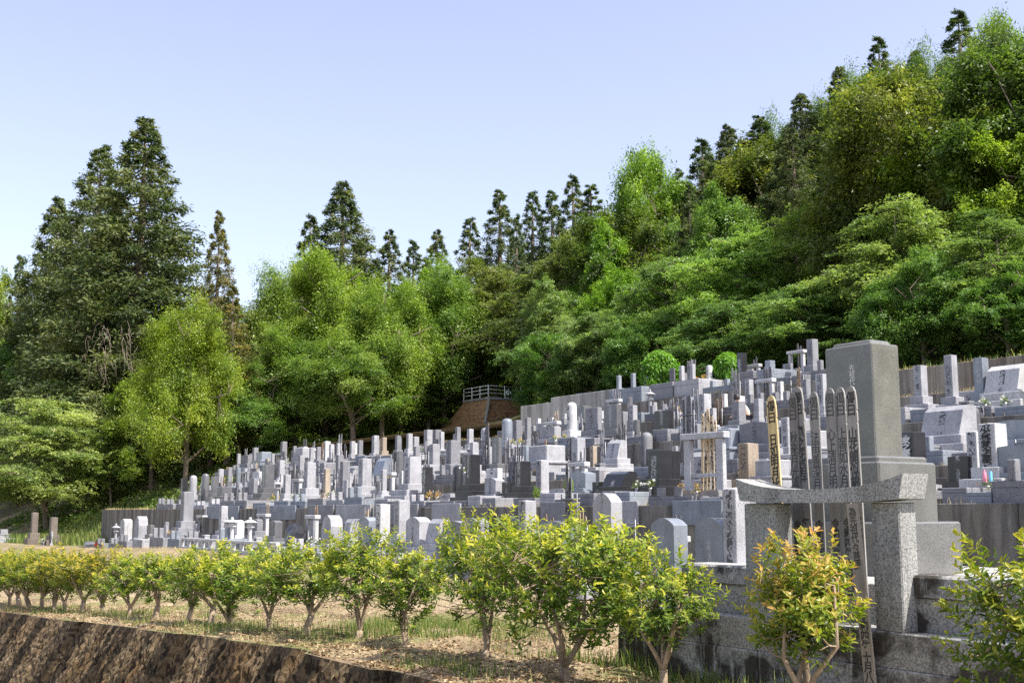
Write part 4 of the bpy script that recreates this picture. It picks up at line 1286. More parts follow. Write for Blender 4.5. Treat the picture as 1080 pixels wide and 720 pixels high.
for i, u in enumerate(shrub_u):
    t = 7.2
    s = s_of(u, t, -1.6)
    if u == 850: s, t = s_of(853, 7.35, -1.6), 7.35
    vtop = interp(u, [-10, 60, 200, 291, 374, 430, 510, 597, 700, 850, 1122], [575, 575, 571, 568, 552, 560, 542, 530, 556, 570, 541])
    z0 = gz(s, t) - .02
    zt = on_t(u, vtop, t)[1]
    tr, cr = HRED if u == 850 else {597: HBIG, 510: HMID, 374: HMID}.get(u) or HP[{1122: 0, 700: 5, 430: 1, 322: 2}.get(u, i % 8)]
    sc = (zt - z0) / (1.56 if u == 850 else 1.70)
    w = sc * random.uniform(.95, 1.15) * {597: 1.05, 510: 1.06, 374: 1.1, 700: 1.05, 850: 1.0, 1122: 1.05}.get(u, 1.3 if u > 340 else 1.42)
    lab = shrub_lab.get(u) or f'pruned yellow-green hedge shrub, {ordw(i - 5)} beyond the narrow one by the green grass'
    e = thing('hedge_shrub', [('trunk', tr), ('crown', cr)], P(s, t + (random.uniform(-.12, .12) if u < 420 else 0), z0), random.uniform(0, 6.28) if u != 850 else .4, (w, w * random.uniform(.9, 1.1), sc * random.uniform(.94, 1.05)), label=lab, cat='shrub', group='shrubs of the hedge')
    for ch in e.children:
        if ch.name.startswith('crown'):
            k = random.uniform(.88, 1.1)
            red_far = u < 150 and random.random() < .6
            ch.color = (k * (1.18 if red_far else 1), k * (.95 if red_far else 1), k, 1)

# ================================================================== ground cover
def blades(name, pts, hmin, hmax, w, mat, lean=.35, n_per=1, seed=5):
    """Upright blades at (N,3) points: one bent quad each."""
    r = np.random.default_rng(seed)
    p = np.repeat(np.asarray(pts, float), n_per, 0)
    p[:, :2] += r.normal(size=(len(p), 2)) * .03
    N = len(p)
    h = r.uniform(hmin, hmax, N)[:, None]
    a = r.uniform(0, 6.28, N)
    sd = np.stack([np.cos(a), np.sin(a), a * 0], 1) * w
    ld = np.stack([np.cos(a + 1.5), np.sin(a + 1.5), a * 0], 1) * h * r.uniform(0, lean, N)[:, None]
    up = np.array([[0, 0, 1.0]]) * h
    v = np.stack([p - sd, p + sd, p + sd * .3 + ld + up, p - sd * .3 + ld + up], 1)
    me = quads_mesh(name, v.reshape(-1, 3), N, mat, r.random(N))
    o = link(name, me, rot=THETA); o['kind'] = 'stuff'
    return o

def scatter(n, s0, s1, t0, t1, zf, seed, keep=None):
    r = np.random.default_rng(seed)
    out = []
    while len(out) < n:
        s, t = r.uniform(s0, s1), r.uniform(t0, t1)
        if keep is None or keep(s, t, r): out.append((-s, t, zf(s, t)))
    return out
clump = lambda s, t, r: math.sin(s * 1.7 + 1) + math.sin(t * 2.3 + s * .6) + r.normal() * .5 > .7
blades('green_grass', scatter(3600, 12.5, 19, 7.7, 10.2, gz, 1, lambda s, t, r: ((s - 15.6) / 2.4) ** 2 + ((t - 9) / 1.3) ** 2 < 1 + r.normal() * .2), .06, .2, .005, M['leaf_weed'])
blades('hedge_weeds', scatter(3400, 9, 34, 6.2, 8.1, gz, 2, clump), .05, .17, .006, M['leaf_weed'])
blades('wall_foot_weeds', scatter(1500, 4, 11.5, 7.95, 8.18, gz, 3), .04, .2, .006, M['leaf_weed'], .6)
blades('dry_stubble', scatter(22000, 8.6, 62, 6.1, 16, gz, 4), .02, .10, .005, M['dry_grass'], .9)
def litter():
    r = np.random.default_rng(9)
    N = 34000
    s = 8.0 + 26 * r.random(N) ** 1.5; t = 5.9 + 6.5 * r.random(N) ** 1.8
    keep = np.array([tt > edge_t(x) + .02 or x < 8.5 for x, tt in zip(s, t)])
    s, t = s[keep], t[keep]; N = len(s)
    c = np.stack([-s, t, np.array([gz(a, b) for a, b in zip(s, t)]) + .012], 1)
    n = norm(np.stack([r.normal(size=N) * .4, r.normal(size=N) * .4, np.ones(N)], 1))
    L_ = r.uniform(.03, .075, N)
    me = quads_mesh('leaf_litter', leaf_quads(c, n, r.normal(size=(N, 3)), L_, L_ * .5), N, M['litter'], r.random(N))
    link('leaf_litter', me, rot=THETA)['kind'] = 'stuff'
litter()
for i, (t0, z, sm) in enumerate(zip(T_EDGE, T_Z, T_SMAX)):
    blades('terrace_edge_grass', scatter(3400, 4, sm, t0 + .02, t0 + .6, lambda s, t, z=z: z, 30 + i, lambda s, t, r: math.sin(s * .8 + i) + math.sin(s * 2.1) + r.normal() * .6 > -.2), .04, .18, .007, M['dry_grass'], .6)
blades('bank_weeds', scatter(9000, 78, 105, 17.5, 29, ground_z, 50, lambda s, t, r: r.random() < .9), .18, .75, .035, M['leaf_weed'], .5)
blades('hill_grass', scatter(9000, 12, 48, 37.9, 44, ground_z, 51), .25, .9, .035, M['leaf_weed'], .6)
def dapple_bushes(name, n, area, rad, leaf, mat, seed):
    """Low leafy undergrowth on the woodland floor."""
    r = np.random.default_rng(seed)
    C, Nn, A, Ln, T = [], [], [], [], []
    for k in range(n):
        s, t = r.uniform(*area[0]), r.uniform(*area[1])
        R0 = r.uniform(*rad); m = int(r.integers(90, 150))
        d = norm(r.normal(size=(m, 3))); d[:, 2] = np.abs(d[:, 2])
        base = np.array([-s, t, ground_z(s, t)])
        uu, _v = pix(P(s, t, base[2] + .5))
        if 440 < uu < 560 and t < 52: continue
        C.append(base + d * R0 * np.array([1, 1, .9]) * r.uniform(.7, 1, (m, 1)))
        Nn.append(norm(d * .5 + np.array([0, 0, .6]) + r.normal(size=(m, 3)) * .5)); A.append(r.normal(size=(m, 3)))
        Ln.append(r.uniform(leaf * .7, leaf * 1.3, m)); T.append(np.clip(.4 + r.normal(size=m) * .25, 0, 1))
    C, Nn, A, Ln, T = map(np.concatenate, (C, Nn, A, Ln, T))
    me = quads_mesh(name, leaf_quads(C, Nn, A, Ln, Ln * .55), len(C), mat, T)
    link(name, me, rot=THETA)['kind'] = 'stuff'
dapple_bushes('undergrowth', 560, ((8, 135), (42.5, 74)), (.7, 1.9), .30, M['leaf_broad'], 61)
dapple_bushes('bank_undergrowth', 220, ((80, 125), (22, 40)), (.5, 1.4), .26, M['leaf_weed'], 62)

# small planted shrubs standing on plots
for k, (u, v, row, lab) in enumerate(((566, 512, 1, 'small leafy green shrub planted between the graves of the first terrace above the round-topped slabs'), (600, 500, 1, 'taller loose green shrub beside the bluish grey round-topped gravestone'), (700, 452, 3, 'low bright green shrub in front of the black slab on the third terrace'))):
    t = T_EDGE[row - 1] + .8
    s, zt = on_t(u, v, t)
    z0 = T_Z[row - 1]
    h = max(zt - z0, .6)
    e = thing('planted_shrub', [('trunk', HP[k][0]), ('crown', HP[k][1])], P(s, t, z0), k * 1.3, (h / 1.7 * .62, h / 1.7 * .62, h / 1.7), label=lab, cat='shrub', group='shrubs planted among the graves')
    for ch in e.children: ch.color = (.75, 1.0, .8, 1)
# ================================================================== trees
def tree_meshes(cr, tb, leafmat, barkmat='bark'):
    C, Nn, A, Ln, Wd, T = [np.concatenate(x) for x in zip(*cr)]
    crown = quads_mesh('crown', leaf_quads(C, Nn, A, Ln, Wd), len(C), M[leafmat], T)
    return tb.mesh('trunk', M[barkmat]), crown

def clump(r, c, rad, n, leaf, aspect, out, layer, tone):
    """A bough end: short twigs fanning outward, leaves strung along each of them."""
    nt_ = max(4, int(n / 24)); m = 24
    if layer:
        d = norm(out * .7 + r.normal(size=(nt_, 3)) * np.array([.8, .8, .28]))
    else:
        d = norm(out * .75 + np.array([0, 0, .35]) + r.normal(size=(nt_, 3)) * .62)
    ln = rad * (r.uniform(.7, 1.5, (nt_, 1)) if layer else r.uniform(.45, 1.25, (nt_, 1)))
    o = c - out * rad * .45 + r.normal(size=(nt_, 3)) * rad * (np.array([.34, .34, .10]) if layer else .24)
    f = r.uniform(.12, 1.0, (nt_, m))
    wob_ = (.20 if layer else .24) * rad * (1.15 - .6 * f)
    p = o[:, None] + d[:, None] * (ln * f)[..., None] + r.normal(size=(nt_, m, 3)) * wob_[..., None] * np.array([1, 1, .35 if layer else .8])
    p[..., 2] -= (.30 if layer else .05) * ln * f ** 2
    tn = norm(np.array([0, 0, 1.0 if layer else .75]) + d * (.15 if layer else .4) + r.normal(size=(nt_, 3)) * (.22 if layer else .42))
    nr = norm((tn[:, None] + r.normal(size=(nt_, m, 3)) * .36).reshape(-1, 3))
    ax = norm((d[:, None] + r.normal(size=(nt_, m, 3)) * .75).reshape(-1, 3))
    N = nt_ * m
    L = r.uniform(leaf * .65, leaf * 1.35, N)
    tt = tone + np.repeat(r.normal(size=nt_) * .16, m) + r.normal(size=N) * .14 + .12 * (f.ravel() - .5)
    return p.reshape(-1, 3), nr, ax, L, L * aspect, np.clip(tt, 0, 1)

def broadleaf(seed, H=12.0, Rr=4.6, K=92, per=820, leaf=.19, flat=.75, layer=False, low=.07, mat='leaf_broad'):
    r = np.random.default_rng(seed); pr = random.Random(seed)
    tb = MB(); cr = []
    lean = Vector((pr.uniform(-.6, .6), pr.uniform(-.6, .6), 0))
    spine = [Vector((0, 0, -.4)), Vector((0, 0, H * .18)) + lean * .15, Vector((0, 0, H * .42)) + lean * .5, Vector((0, 0, H * .7)) + lean * .8, Vector((0, 0, H * .93)) + lean]
    tb.tube(spine, [.26, .21, .16, .09, .03], 9)
    limbs = []
    for k in range(11):
        h = pr.uniform(.12, .78)
        a = 2.4 * k + pr.uniform(-.5, .5)
        st = spine[1].lerp(spine[3], min(max((h - .18) / .52, 0), 1))
        reach = Rr * (.95 - .6 * abs(h - .4)) * pr.uniform(.7, 1.0)
        e = st + Vector((math.cos(a) * reach, math.sin(a) * reach, H * (.05 if layer else .16) * pr.uniform(.5, 1.4)))
        m = st.lerp(e, .5) + Vector((0, 0, H * .03))
        tb.tube([st, m, e], [.1, .065, .025], 7)
        limbs += [m, e, st.lerp(e, .75)]
    zc = H * (.5 + low * .5)
    hz = H * (1 - low) * .5
    for k in range(K):
        for _ in range(30):
            d = r.normal(size=3); d /= np.linalg.norm(d)
            if d[2] > -.75: break
        rad = r.uniform(.5, 1.08) ** .45
        lump = 1 + .24 * math.sin(2.7 * math.atan2(d[1], d[0]) + seed + 2 * d[2]) + .17 * math.sin(5 * d[2] + seed * 1.7 + math.atan2(d[1], d[0]))
        taper = 1.0 if d[2] < .2 else 1 - .25 * (d[2] - .2)
        c = np.array([lean.x * .6, lean.y * .6, zc]) + d * np.array([Rr * taper, Rr * taper, hz]) * rad * lump * .86
        cr_ = Rr * r.uniform(.15, .29) * (1.15 if layer else 1)
        q = Vector(c); near = min(limbs, key=lambda p: (p - q).length)
        if k % 2 == 0: tb.tube([near, near.lerp(q, .55) + Vector((0, 0, -.12)), q], [.035, .022, .008], 5)
        tn = np.clip(.45 + r.normal() * .15, .1, .9)
        out = np.array([d[0], d[1], d[2] * (.15 if layer else .8)]); out /= max(np.linalg.norm(out), 1e-6)
        cr.append(clump(r, c, cr_, int(per * (cr_ / (Rr * .2)) ** 1.2), leaf, .5, out, layer, tn))
    return tree_meshes(cr, tb, mat)

def layered(seed, H=9.2, Rr=5.2, limbs=22, leaf=.15, mat='leaf_layer'):
    """Spreading tree: long limbs in tiers, each carrying flat sprays with dark gaps between the tiers."""
    r = np.random.default_rng(seed); pr = random.Random(seed)
    tb = MB(); cr = []
    nst = pr.choice([1, 2, 3])
    for k in range(nst):
        a = 2.1 * k + pr.uniform(0, 1)
        tb.tube([(0, 0, -.4), (math.cos(a) * .25, math.sin(a) * .25, H * .25), (math.cos(a) * .7, math.sin(a) * .7, H * .6), (math.cos(a) * .9, math.sin(a) * .9, H * .88)], [.2, .15, .1, .03], 8)
    for k in range(limbs):
        f = (k + pr.uniform(-.3, .3)) / limbs
        h = H * (.24 + .72 * max(f, 0) ** .9)
        a = 2.399 * k + pr.uniform(-.5, .5)
        prof = math.sin(math.pi * min(.18 + .80 * (1 - f), 1) * .62) * (1 if f < .8 else .85)
        reach = Rr * prof * pr.uniform(.62, 1.12)
        dr = Vector((math.cos(a), math.sin(a), 0)); sd = Vector((-dr.y, dr.x, 0))
        rise = reach * pr.uniform(-.02, .26)
        o = Vector((0, 0, h - rise * .5))
        pt = lambda q: o + dr * reach * q + Vector((0, 0, rise * math.sin(q * 2.2) - .12 * reach * q * q))
        tb.tube([o, pt(.35), pt(.7), pt(1.0)], [.08, .055, .03, .01], 6)
        m = max(3, int(reach * 1.5))
        tone = np.clip(.46 + r.normal() * .15, .1, .9)
        for i in range(m):
            q = .25 + .75 * (i + pr.random() * .8) / m
            for side in (-1, 0, 1):
                off = side * reach * .24 * pr.uniform(.5, 1.3) * (1.15 - .7 * abs(q - .6))
                if side and pr.random() < .18: continue
                c = pt(q) + sd * off + Vector((0, 0, pr.uniform(-.34, .36)))
                out = np.array(dr + sd * side * .7); out /= np.linalg.norm(out)
                if side: tb.tube([pt(q * .85), c], [.018, .006], 4)
                rd = pr.uniform(.55, .95) * (Rr / 5.2)
                cr.append(clump(r, np.array(c), rd, int(230 * pr.uniform(.7, 1.3)), leaf, .5, out, True, np.clip(tone + r.normal() * .08, .05, .95)))
    return tree_meshes(cr, tb, mat)

def cedar(seed, H=20.0, Rr=3.6, low=.1, leaf=.19, ragged=.25, tuft=.58, power=.75, per=110, step=.5):
    r = np.random.default_rng(seed); pr = random.Random(seed)
    tb = MB(); cr = []
    tb.tube([(0, 0, -.5), (.05, 0, H * .3), (0, .06, H * .7), (0, 0, H * .98)], [.38, .3, .16, .02], 9)
    z = H * low
    a = 0
    while z < H * .985:
        f = z / H
        R0 = Rr * (1 - (f - low) / (1 - low)) ** power
        nb = max(4, int(4 + R0 * 1.7))
        for k in range(nb):
            a += 2.399 + pr.uniform(-.25, .25)
            Lb = max(R0 * pr.uniform(1 - ragged * 1.6, 1 + ragged * .5), .18)
            dz = Lb * pr.uniform(-.30, .12)
            e = Vector((math.cos(a) * Lb, math.sin(a) * Lb, z + dz))
            if Lb > .8 and k % 2 == 0: tb.tube([(0, 0, z), Vector((0, 0, z)).lerp(e, .55) - Vector((0, 0, .1 * Lb)), e], [.05, .035, .012], 5)
            m = max(1, int(Lb / .62))
            tn = np.clip(.5 + pr.gauss(0, .22), .05, 1)
            for i in range(m):
                q = (1 - i / m * .72) if m > 1 else .9
                c = np.array([e.x * q, e.y * q, z + dz * q - .06 * Lb * math.sin(q * 3) + pr.uniform(-.18, .18)])
                rd = tuft * pr.uniform(.6, 1.15) * min(1, .36 + 1.9 * (1 - f))
                n = int(per * pr.uniform(.7, 1.3))
                d = norm(r.normal(size=(n, 3)) * .8 + np.array([math.cos(a) * .55, math.sin(a) * .55, .25]))
                p = c + d * rd * np.abs(r.normal(.62, .3, (n, 1))) * np.array([1, 1, .85])
                nr = norm(np.cross(d, r.normal(size=(n, 3))))
                nr[:, 2] = np.abs(nr[:, 2]); nr = norm(nr + d * .35)
                L = r.uniform(leaf * .7, leaf * 1.35, n)
                cr.append((p, nr, norm(d + r.normal(size=(n, 3)) * .3), L, L * .36, np.clip(tn + r.normal(size=n) * .2, 0, 1)))
        z += step * pr.uniform(.75, 1.25) * (1 if f < .8 else .7)
    return tree_meshes(cr, tb, 'leaf_cedar')

PR = {
    'broad': [broadleaf(101, leaf=.2), broadleaf(102, leaf=.19, Rr=5.0), broadleaf(103, H=13, Rr=4.2, leaf=.2)],
    'fine': [broadleaf(111, K=115, per=900, leaf=.155, flat=.8), broadleaf(112, K=115, per=900, leaf=.155, Rr=5.2)],
    'layer': [layered(121), layered(122, limbs=19), layered(123, limbs=24, Rr=5.0)],
    'cedar': [cedar(131), cedar(132, Rr=3.2, low=.16)],
    'big': [cedar(141, H=21, Rr=5.0, low=.05, leaf=.2, tuft=.72, power=.84, step=.38, per=95, ragged=.22), cedar(142, H=21, Rr=5.2, low=.05, leaf=.2, tuft=.72, power=.78, step=.38, per=95, ragged=.24)],
    'slim': [cedar(151, H=18, Rr=2.4, low=.2, leaf=.19, tuft=.5, ragged=.4, power=.7, per=80), cedar(152, H=18, Rr=2.6, low=.22, leaf=.19, tuft=.52, ragged=.42, power=.65, per=80)],
}
NOM = {'broad': (12, 4.7), 'fine': (12, 5.0), 'layer': (9.2, 5.2), 'cedar': (20, 3.6), 'big': (21, 5.2), 'slim': (18, 2.3)}
# (u, v of the top, row distance t, kind, crown width in px or None, tint, label)
G, Y, D, B, LGT = (1, 1, 1), (1.6, 1.45, .9), (.72, .8, .8), (1.5, 1.1, .8), (1.25, 1.3, 1.2)
V = (1.35, 1.6, .8)
trees = [  # low trees behind the graves tinted darker: under-crown shade put into leaf colour
    (154, 121, 22.5, 'big', 265, G, 'tallest dark cedar towering over the far end of the graves'),
    (108, 150, 24.0, 'big', 190, G, 'broad dark cedar shouldering the tallest cedar on its open side'),
    (62, 205, 23.0, 'big', 170, G, 'lower dark cedar at the outer edge of the big cedar group'),
    (22, 268, 23.5, 'cedar', 70, D, 'short dark conifer poking up at the outermost end of the woods'),
    (232, 219, 24.0, 'cedar', 76, B, 'thin brownish cedar standing alone next to the tallest cedar'),
    (246, 300, 23.5, 'cedar', 80, B, 'brown tinged conifer below the thin brownish cedar'),
    (-8, 285, 21.0, 'broad', 100, Y, 'bright green tree cut by the frame edge under the short dark conifer'),
    (203, 318, 20.0, 'fine', 118, (1.5, 1.45, .7), 'bright yellow-green tree hanging over the far end of the graves'),
    (165, 392, 20.5, 'broad', 105, (1.3, 1.3, .75), 'mid green bushy tree between the drooping pale tree and the yellow-green one'),
    (58, 412, 15.6, 'layer', 185, (1.5, 1.4, 1.35), 'pale layered tree with drooping sprays behind the two brown pillar graves'),
    (-22, 398, 15.2, 'layer', 120, (1.4, 1.4, 1.4), 'pale layered tree cut off by the frame edge, above the hedge end'),
    (122, 446, 18.6, 'layer', 90, (1.3, 1.3, 1.0), 'low spreading green tree above the weedy bank'),
    (22, 465, 19.5, 'broad', 110, (.9, .95, .9), 'dark bushy tree filling the space under the drooping pale tree'),
    (298, 276, 31.0, 'fine', 120, (1.25, 1.3, .9), 'round light green tree left of the pointed middle cedar'),
    (347, 258, 30.0, 'fine', 150, (1.5, 1.5, .8), 'wide sunlit tree in front of the pointed middle cedar'),
    (405, 292, 29.5, 'fine', 120, (1.3, 1.35, .9), 'rounded green tree beside the wide sunlit tree'),
    (262, 320, 28.0, 'broad', 95, (1.05, 1.0, .9), 'dull green tree below the round light green one'),
    (315, 345, 27.5, 'fine', 130, (1.1, 1.2, .95), 'dense tree with glossy leaves rising behind the far gravestones'),
    (375, 350, 27.5, 'fine', 130, (1.1, 1.2, 1.0), 'dense drooping tree above the middle of the gravestone ridge'),
    (300, 388, 27.0, 'layer', 105, (1.35, 1.5, .7), 'low bright spreading tree right above the far gravestones'),
    (362, 189, 45.0, 'big', 195, G, 'pointed dark cedar alone on the middle skyline'),
    (328, 226, 46.0, 'cedar', 105, G, 'lower cedar leaning against the pointed middle cedar'),
    (411, 240, 47.0, 'cedar', 95, G, 'first dark cedar past the dip beside the pointed middle cedar'),
    (436, 252, 50.0, 'cedar', 85, D, 'small cedar in the lowest dip of the skyline'),
    (461, 240, 50.0, 'cedar', 90, G, 'cedar with a narrow tip just past the lowest dip'),
    (496, 228, 49.0, 'cedar', 98, G, 'slim cedar two short of the tall skyline spire'),
    (527, 197, 48.0, 'cedar', 100, G, 'tall slim spire cedar above the brown bastion'),
    (562, 200, 52.0, 'cedar', 92, D, 'slim dark cedar next after the tall spire'),
    (582, 198, 52.0, 'cedar', 92, D, 'slim dark cedar two past the tall spire'),
    (604, 184, 50.0, 'cedar', 98, G, 'highest slim cedar of the row beside the bright green skyline tree'),
    (623, 192, 51.0, 'slim', 85, D, 'sparse slim cedar touching the bright green skyline tree'),
    (545, 225, 46.0, 'cedar', 65, D, 'dark cedar filling the row behind the bastion'),
    (590, 235, 45.0, 'cedar', 70, D, 'dark cedar below the highest slim cedar'),
    (470, 278, 34.0, 'fine', 120, (1.2, 1.35, 1.0), 'light green tree between the rounded tree and the bastion'),
    (515, 300, 40.0, 'layer', 110, (1.25, 1.45, .8), 'spreading tree with flat sprays behind the bastion railing'),
    (440, 300, 33.0, 'broad', 90, (1.3, 1.5, .8), 'leafy green tree behind the low bright maple'),
    (490, 352, 38.5, 'layer', 120, (1.6, 1.75, .65), 'low bright maple spreading over the bastion'),
    (452, 400, 33.0, 'layer', 60, (1.1, 1.2, .9), 'small maple in the shade below the low bright maple'),
    (578, 290, 31.0, 'layer', 110, (1.15, 1.25, 1.1), 'pale spreading tree above the tall concrete wall'),
    (625, 320, 30.0, 'layer', 120, (.95, 1.05, 1.05), 'drooping shaded tree over the parked car'),
    (683, 154, 40.0, 'broad', 105, (1.25, 1.45, .75), 'tall bright green tree on the skyline where the hill begins to climb'),
    (640, 245, 36.0, 'broad', 105, (1.3, 1.6, .8), 'bright green tree below the tall bright skyline tree'),
    (655, 278, 33.0, 'broad', 90, (1.4, 1.7, .7), 'vivid green round tree above the rounded clipped bush'),
    (740, 146, 42.0, 'cedar', 120, D, 'dark conifer just uphill of the tall bright skyline tree'),
    (716, 175, 44.0, 'cedar', 70, G, 'conifer wedged between the bright skyline tree and the dark one'),
    (768, 130, 46.0, 'big', 130, G, 'dark rounded skyline conifer below the bend of the ridge'),
    (800, 120, 46.0, 'cedar', 130, D, 'dark conifer at the bend of the ridge'),
    (845, 96, 46.0, 'big', 140, G, 'dark broad skyline conifer halfway up the ridge'),
    (885, 68, 50.0, 'big', 140, G, 'dark conifer on the ridge below the jagged conifer'),
    (926, 38, 52.0, 'cedar', 110, D, 'jagged dark conifer standing clear on the upper ridge'),
    (965, 52, 53.0, 'big', 140, G, 'dull green conifer between the two jagged ridge conifers'),
    (1010, 11, 55.0, 'cedar', 140, D, 'topmost dark conifer crowning the hill'),
    (1066, 20, 52.0, 'broad', 120, (1.3, 1.4, .8), 'light green tree at the top corner of the hill'),
    (830, 150, 40.0, 'big', 150, G, 'dense dark conifer in the middle of the hillside'),
    (760, 200, 37.0, 'broad', 120, (.8, .95, .85), 'dense dark tree above the egg-shaped bush'),
    (900, 115, 43.0, 'big', 160, G, 'dull olive conifer high on the hillside under the jagged conifer'),
    (960, 100, 45.0, 'big', 160, G, 'dark conifer high on the hillside under the topmost conifer'),
    (1030, 95, 45.0, 'broad', 140, (1.0, 1.05, .85), 'olive green tree high on the hillside near the frame edge'),
    (870, 195, 36.0, 'layer', 190, (1.35, 1.45, .9), 'sunlit spreading tree with flat branches across the middle of the hillside'),
    (780, 235, 33.0, 'layer', 190, (1.2, 1.4, .95), 'wide drooping tree reaching out above the egg-shaped bush'),
    (700, 262, 31.5, 'layer', 150, (1.05, 1.2, 1.0), 'pale drooping tree above the rounded clipped bush'),
    (990, 135, 38.0, 'broad', 180, (1.5, 1.55, .7), 'yellow-green tree lit by the sun above the tall polished stone'),
    (1068, 125, 36.0, 'broad', 160, (1.45, 1.5, .75), 'yellow-green tree lit by the sun at the frame edge of the hill'),
    (945, 205, 32.5, 'layer', 230, (1.3, 1.3, 1.2), 'pale silvery spreading tree above the tall polished stone'),
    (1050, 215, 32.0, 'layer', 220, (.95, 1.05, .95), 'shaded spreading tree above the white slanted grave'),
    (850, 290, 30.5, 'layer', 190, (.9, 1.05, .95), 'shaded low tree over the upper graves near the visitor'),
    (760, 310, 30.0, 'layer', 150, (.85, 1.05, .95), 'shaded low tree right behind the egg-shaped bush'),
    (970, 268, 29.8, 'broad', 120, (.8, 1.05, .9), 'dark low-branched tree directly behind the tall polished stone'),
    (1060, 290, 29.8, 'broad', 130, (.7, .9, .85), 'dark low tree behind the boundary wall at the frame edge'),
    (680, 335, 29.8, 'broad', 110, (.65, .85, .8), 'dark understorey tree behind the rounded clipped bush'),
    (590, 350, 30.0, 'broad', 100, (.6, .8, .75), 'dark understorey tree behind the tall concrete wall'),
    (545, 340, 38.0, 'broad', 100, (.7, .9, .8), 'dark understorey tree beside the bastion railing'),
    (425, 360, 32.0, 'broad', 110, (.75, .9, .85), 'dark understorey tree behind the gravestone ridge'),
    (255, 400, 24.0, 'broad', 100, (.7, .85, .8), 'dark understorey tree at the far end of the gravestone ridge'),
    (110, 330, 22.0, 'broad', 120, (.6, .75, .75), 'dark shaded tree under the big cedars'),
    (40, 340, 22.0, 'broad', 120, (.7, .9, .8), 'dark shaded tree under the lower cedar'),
    (722, 173, 47.5, 'fine', 74, (0.62, 0.72, .75), 'rounded dark tree just past the bright skyline tree'),
    (756, 151, 47.5, 'fine', 74, (0.62, 0.72, .75), 'rounded dark tree between the first two ridge conifers'),
    (786, 137, 47.5, 'fine', 74, (0.62, 0.72, .75), 'rounded dark tree before the bend of the ridge'),
    (824, 121, 47.5, 'fine', 74, (0.62, 0.72, .75), 'rounded dark tree just above the bend of the ridge'),
    (866, 97, 47.5, 'fine', 74, (0.62, 0.72, .75), 'rounded dark tree midway up the ridge'),
    (906, 73, 47.5, 'fine', 74, (0.62, 0.72, .75), 'rounded dark tree right under the jagged conifer'),
    (946, 61, 47.5, 'fine', 74, (0.62, 0.72, .75), 'rounded dark tree just uphill of the jagged conifer'),
    (988, 49, 47.5, 'fine', 74, (0.62, 0.72, .75), 'rounded dark tree just below the topmost conifer'),
    (1036, 20, 47.5, 'fine', 95, (0.95, 1.0, .75), 'rounded olive tree just past the topmost conifer'),
    (272, 408, 27.0, 'layer', 80, (.9, 1.0, .9), 'low shaded spreading tree at the far end of the third terrace'),
    (240, 432, 24.5, 'broad', 70, (.8, .95, .85), 'small shaded tree closing the far end of the terraces'),
    (285, 425, 31.0, 'broad', 90, (.7, .85, .8), 'shaded tree low behind the far gravestone ridge'),
]
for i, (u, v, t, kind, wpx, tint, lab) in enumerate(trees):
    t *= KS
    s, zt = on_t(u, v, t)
    p = P(s, t, 0)
    z0 = ground_z(s, t) - .1
    H, Rn = NOM[kind]
    sz = max((zt - z0) / H, .25) * (1.0 if kind in ('cedar', 'big', 'slim') else .97)
    sx = (wpx * p.y / FPX / 2) / Rn
    sx = min(max(sx, sz * .45), sz * 2.2)
    tr, cr = PR[kind][i % len(PR[kind])]
    name = {'cedar': 'cedar_tree', 'big': 'cedar_tree', 'slim': 'cedar_tree', 'layer': 'spreading_tree'}.get(kind, 'broadleaf_tree')
    k = random.uniform(.92, 1.08)
    e = thing(name, [], P(s, t, z0), random.uniform(0, 6.28), (sx, sx, sz), label=lab, cat='tree', group='trees of the hillside wood')
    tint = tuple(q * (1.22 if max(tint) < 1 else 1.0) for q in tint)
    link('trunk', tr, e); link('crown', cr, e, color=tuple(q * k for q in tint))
# the wood behind, filling the gaps
nfill = 0
for t, s0, s1, dens in ((38, 18, 88, 6.0), (46, 26, 98, 6.5), (56, 34, 104, 7.5)):
    row = {38: 'lower', 46: 'middle', 56: 'upper'}[t]
    t, s0, s1, dens = t * KS, s0 * KS, s1 * KS, dens * KS
    s = s0
    while s < s1:
        s += dens * random.uniform(.8, 1.2)
        tt = t + random.uniform(-2, 2)
        z0 = ground_z(s, tt) - .1
        u, _ = pix(P(s, tt, z0 + 8))
        kind = random.choice(['broad', 'cedar', 'broad', 'cedar', 'layer'])
        H, Rn = NOM[kind]
        # the crown stays under the skyline of the measured trees
        sky = interp(u, [-50, 0, 150, 215, 300, 360, 410, 470, 530, 610, 690, 740, 800, 900, 1000, 1100], [300, 330, 320, 330, 310, 270, 275, 270, 260, 235, 215, 185, 150, 105, 60, 40])
        hmax = on_t(u, sky, tt)[1] - z0
        if hmax < 3.0 or u < 180: continue
        h = min(hmax, KS * H * random.uniform(.85, 1.0)); sz = h / H
        tr, cr = PR[kind][nfill % len(PR[kind])]
        nfill += 1
        e = thing('woodland_tree', [], P(s, tt, z0), random.uniform(0, 6.28), (sz, sz, sz), cat='tree', group='trees of the hillside wood')
        e['_f'] = 1
        LOG2 = globals().setdefault('FILL', []); LOG2.append((u, e, kind, row))
        link('trunk', tr, e); k = random.uniform(.75, 1.05); link('crown', cr, e, color=(k * random.uniform(.9, 1.2), k, k * .9))
FILL.sort(key=lambda q: q[0])
cnt = {}
for u, e, kind, row in FILL:
    cnt[(kind, row)] = cnt.get((kind, row), 0) + 1
    nm = {'broad': 'leafy green tree', 'cedar': 'dark conifer', 'layer': 'flat branched tree'}[kind]
    e['label'] = f'{nm}, {ordw(cnt[(kind, row)])} such from the left in the {row} belt of the wood'
    del e['_f']

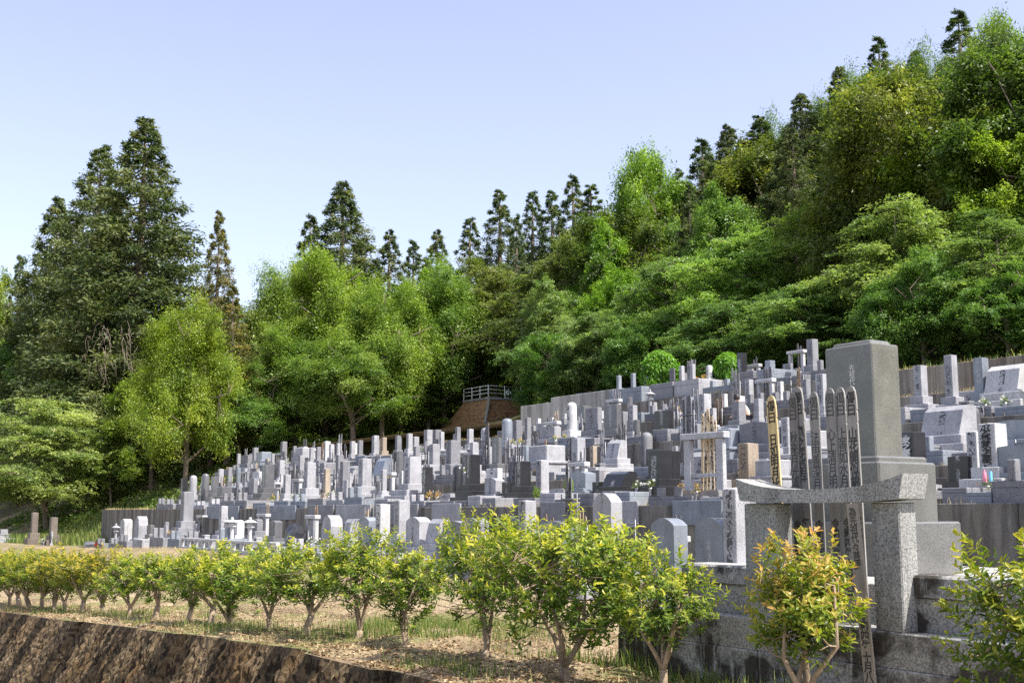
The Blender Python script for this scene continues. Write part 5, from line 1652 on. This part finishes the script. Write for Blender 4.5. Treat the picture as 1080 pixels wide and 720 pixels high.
# dead grey creeper stems hanging on the big cedars
def creeper():
    r = random.Random(8)
    mb = MB()
    s0, z0 = on_t(118, 350, 18.2 * KS)
    for k in range(46):
        s, z = on_t(r.uniform(84, 134), r.uniform(338, 385), 18.6 * KS + r.uniform(-.5, .5))
        t = 18.6 * KS + r.uniform(-.6, .6)
        pts = [Vector((-(s - s0), t - 18.2 * KS, z))]
        for i in range(5):
            pts.append(pts[-1] + Vector((r.uniform(-.45, .45), r.uniform(-.3, .3), -r.uniform(-.1, .85))))
        mb.tube(pts, [.024, .022, .018, .014, .01, .006], 4)
    o = link('dead_creeper', mb.mesh('dead_creeper', M['dead_twig']), None, P(s0, 18.2 * KS, 0), THETA)
    tag(o, 'tangle of dead grey creeper stems hanging from the dark cedars', 'creeper')
creeper()

# ================================================================== light, sky, camera
SUN_EL, SAX, SAY = R(54), .86, -.51
w = bpy.data.worlds.new('World'); SC.world = w; w.use_nodes = True
nt = w.node_tree; nt.nodes.clear()
sky = nt.nodes.new('ShaderNodeTexSky'); sky.sky_type = 'NISHITA'; sky.sun_disc = False
sky.sun_elevation = SUN_EL; sky.sun_rotation = math.atan2(SAX, SAY); sky.air_density = 1.0; sky.dust_density = 2.5; sky.ozone_density = 1.5; sky.altitude = 100
hs = nt.nodes.new('ShaderNodeHueSaturation'); hs.inputs['Saturation'].default_value = .72; hs.inputs['Hue'].default_value = .518
bg = nt.nodes.new('ShaderNodeBackground'); bg.inputs['Strength'].default_value = .15
wo = nt.nodes.new('ShaderNodeOutputWorld')
nt.links.new(sky.outputs[0], hs.inputs['Color']); nt.links.new(hs.outputs[0], bg.inputs[0]); nt.links.new(bg.outputs[0], wo.inputs[0])
ld = bpy.data.lights.new('sun', 'SUN'); ld.energy = 4.5; ld.angle = R(.53); ld.color = (1, .95, .86)
sun = bpy.data.objects.new('sun', ld); COL.objects.link(sun)
sd = Vector((SAX * math.cos(SUN_EL), SAY * math.cos(SUN_EL), math.sin(SUN_EL)))
sun.rotation_euler = sd.to_track_quat('Z', 'Y').to_euler()
cam = bpy.data.cameras.new('camera'); co = bpy.data.objects.new('camera', cam); COL.objects.link(co)
cam.sensor_width = 36; cam.lens = FPX / 1080 * 36; cam.clip_end = 3000; cam.clip_start = .1
co.rotation_euler = (math.pi / 2 + PITCH, 0, 0)
SC.camera = co
SC.view_settings.view_transform = 'Standard'; SC.view_settings.look = 'None'; SC.view_settings.gamma = 1; SC.view_settings.use_curve_mapping = False
SC.view_settings.exposure = 1.0
SC.cycles.use_denoising = False
SC.cycles.max_bounces = 7; SC.cycles.diffuse_bounces = 4; SC.cycles.transmission_bounces = 5; SC.cycles.transparent_max_bounces = 4
SC.cycles.use_adaptive_sampling = True; SC.cycles.adaptive_threshold = .008
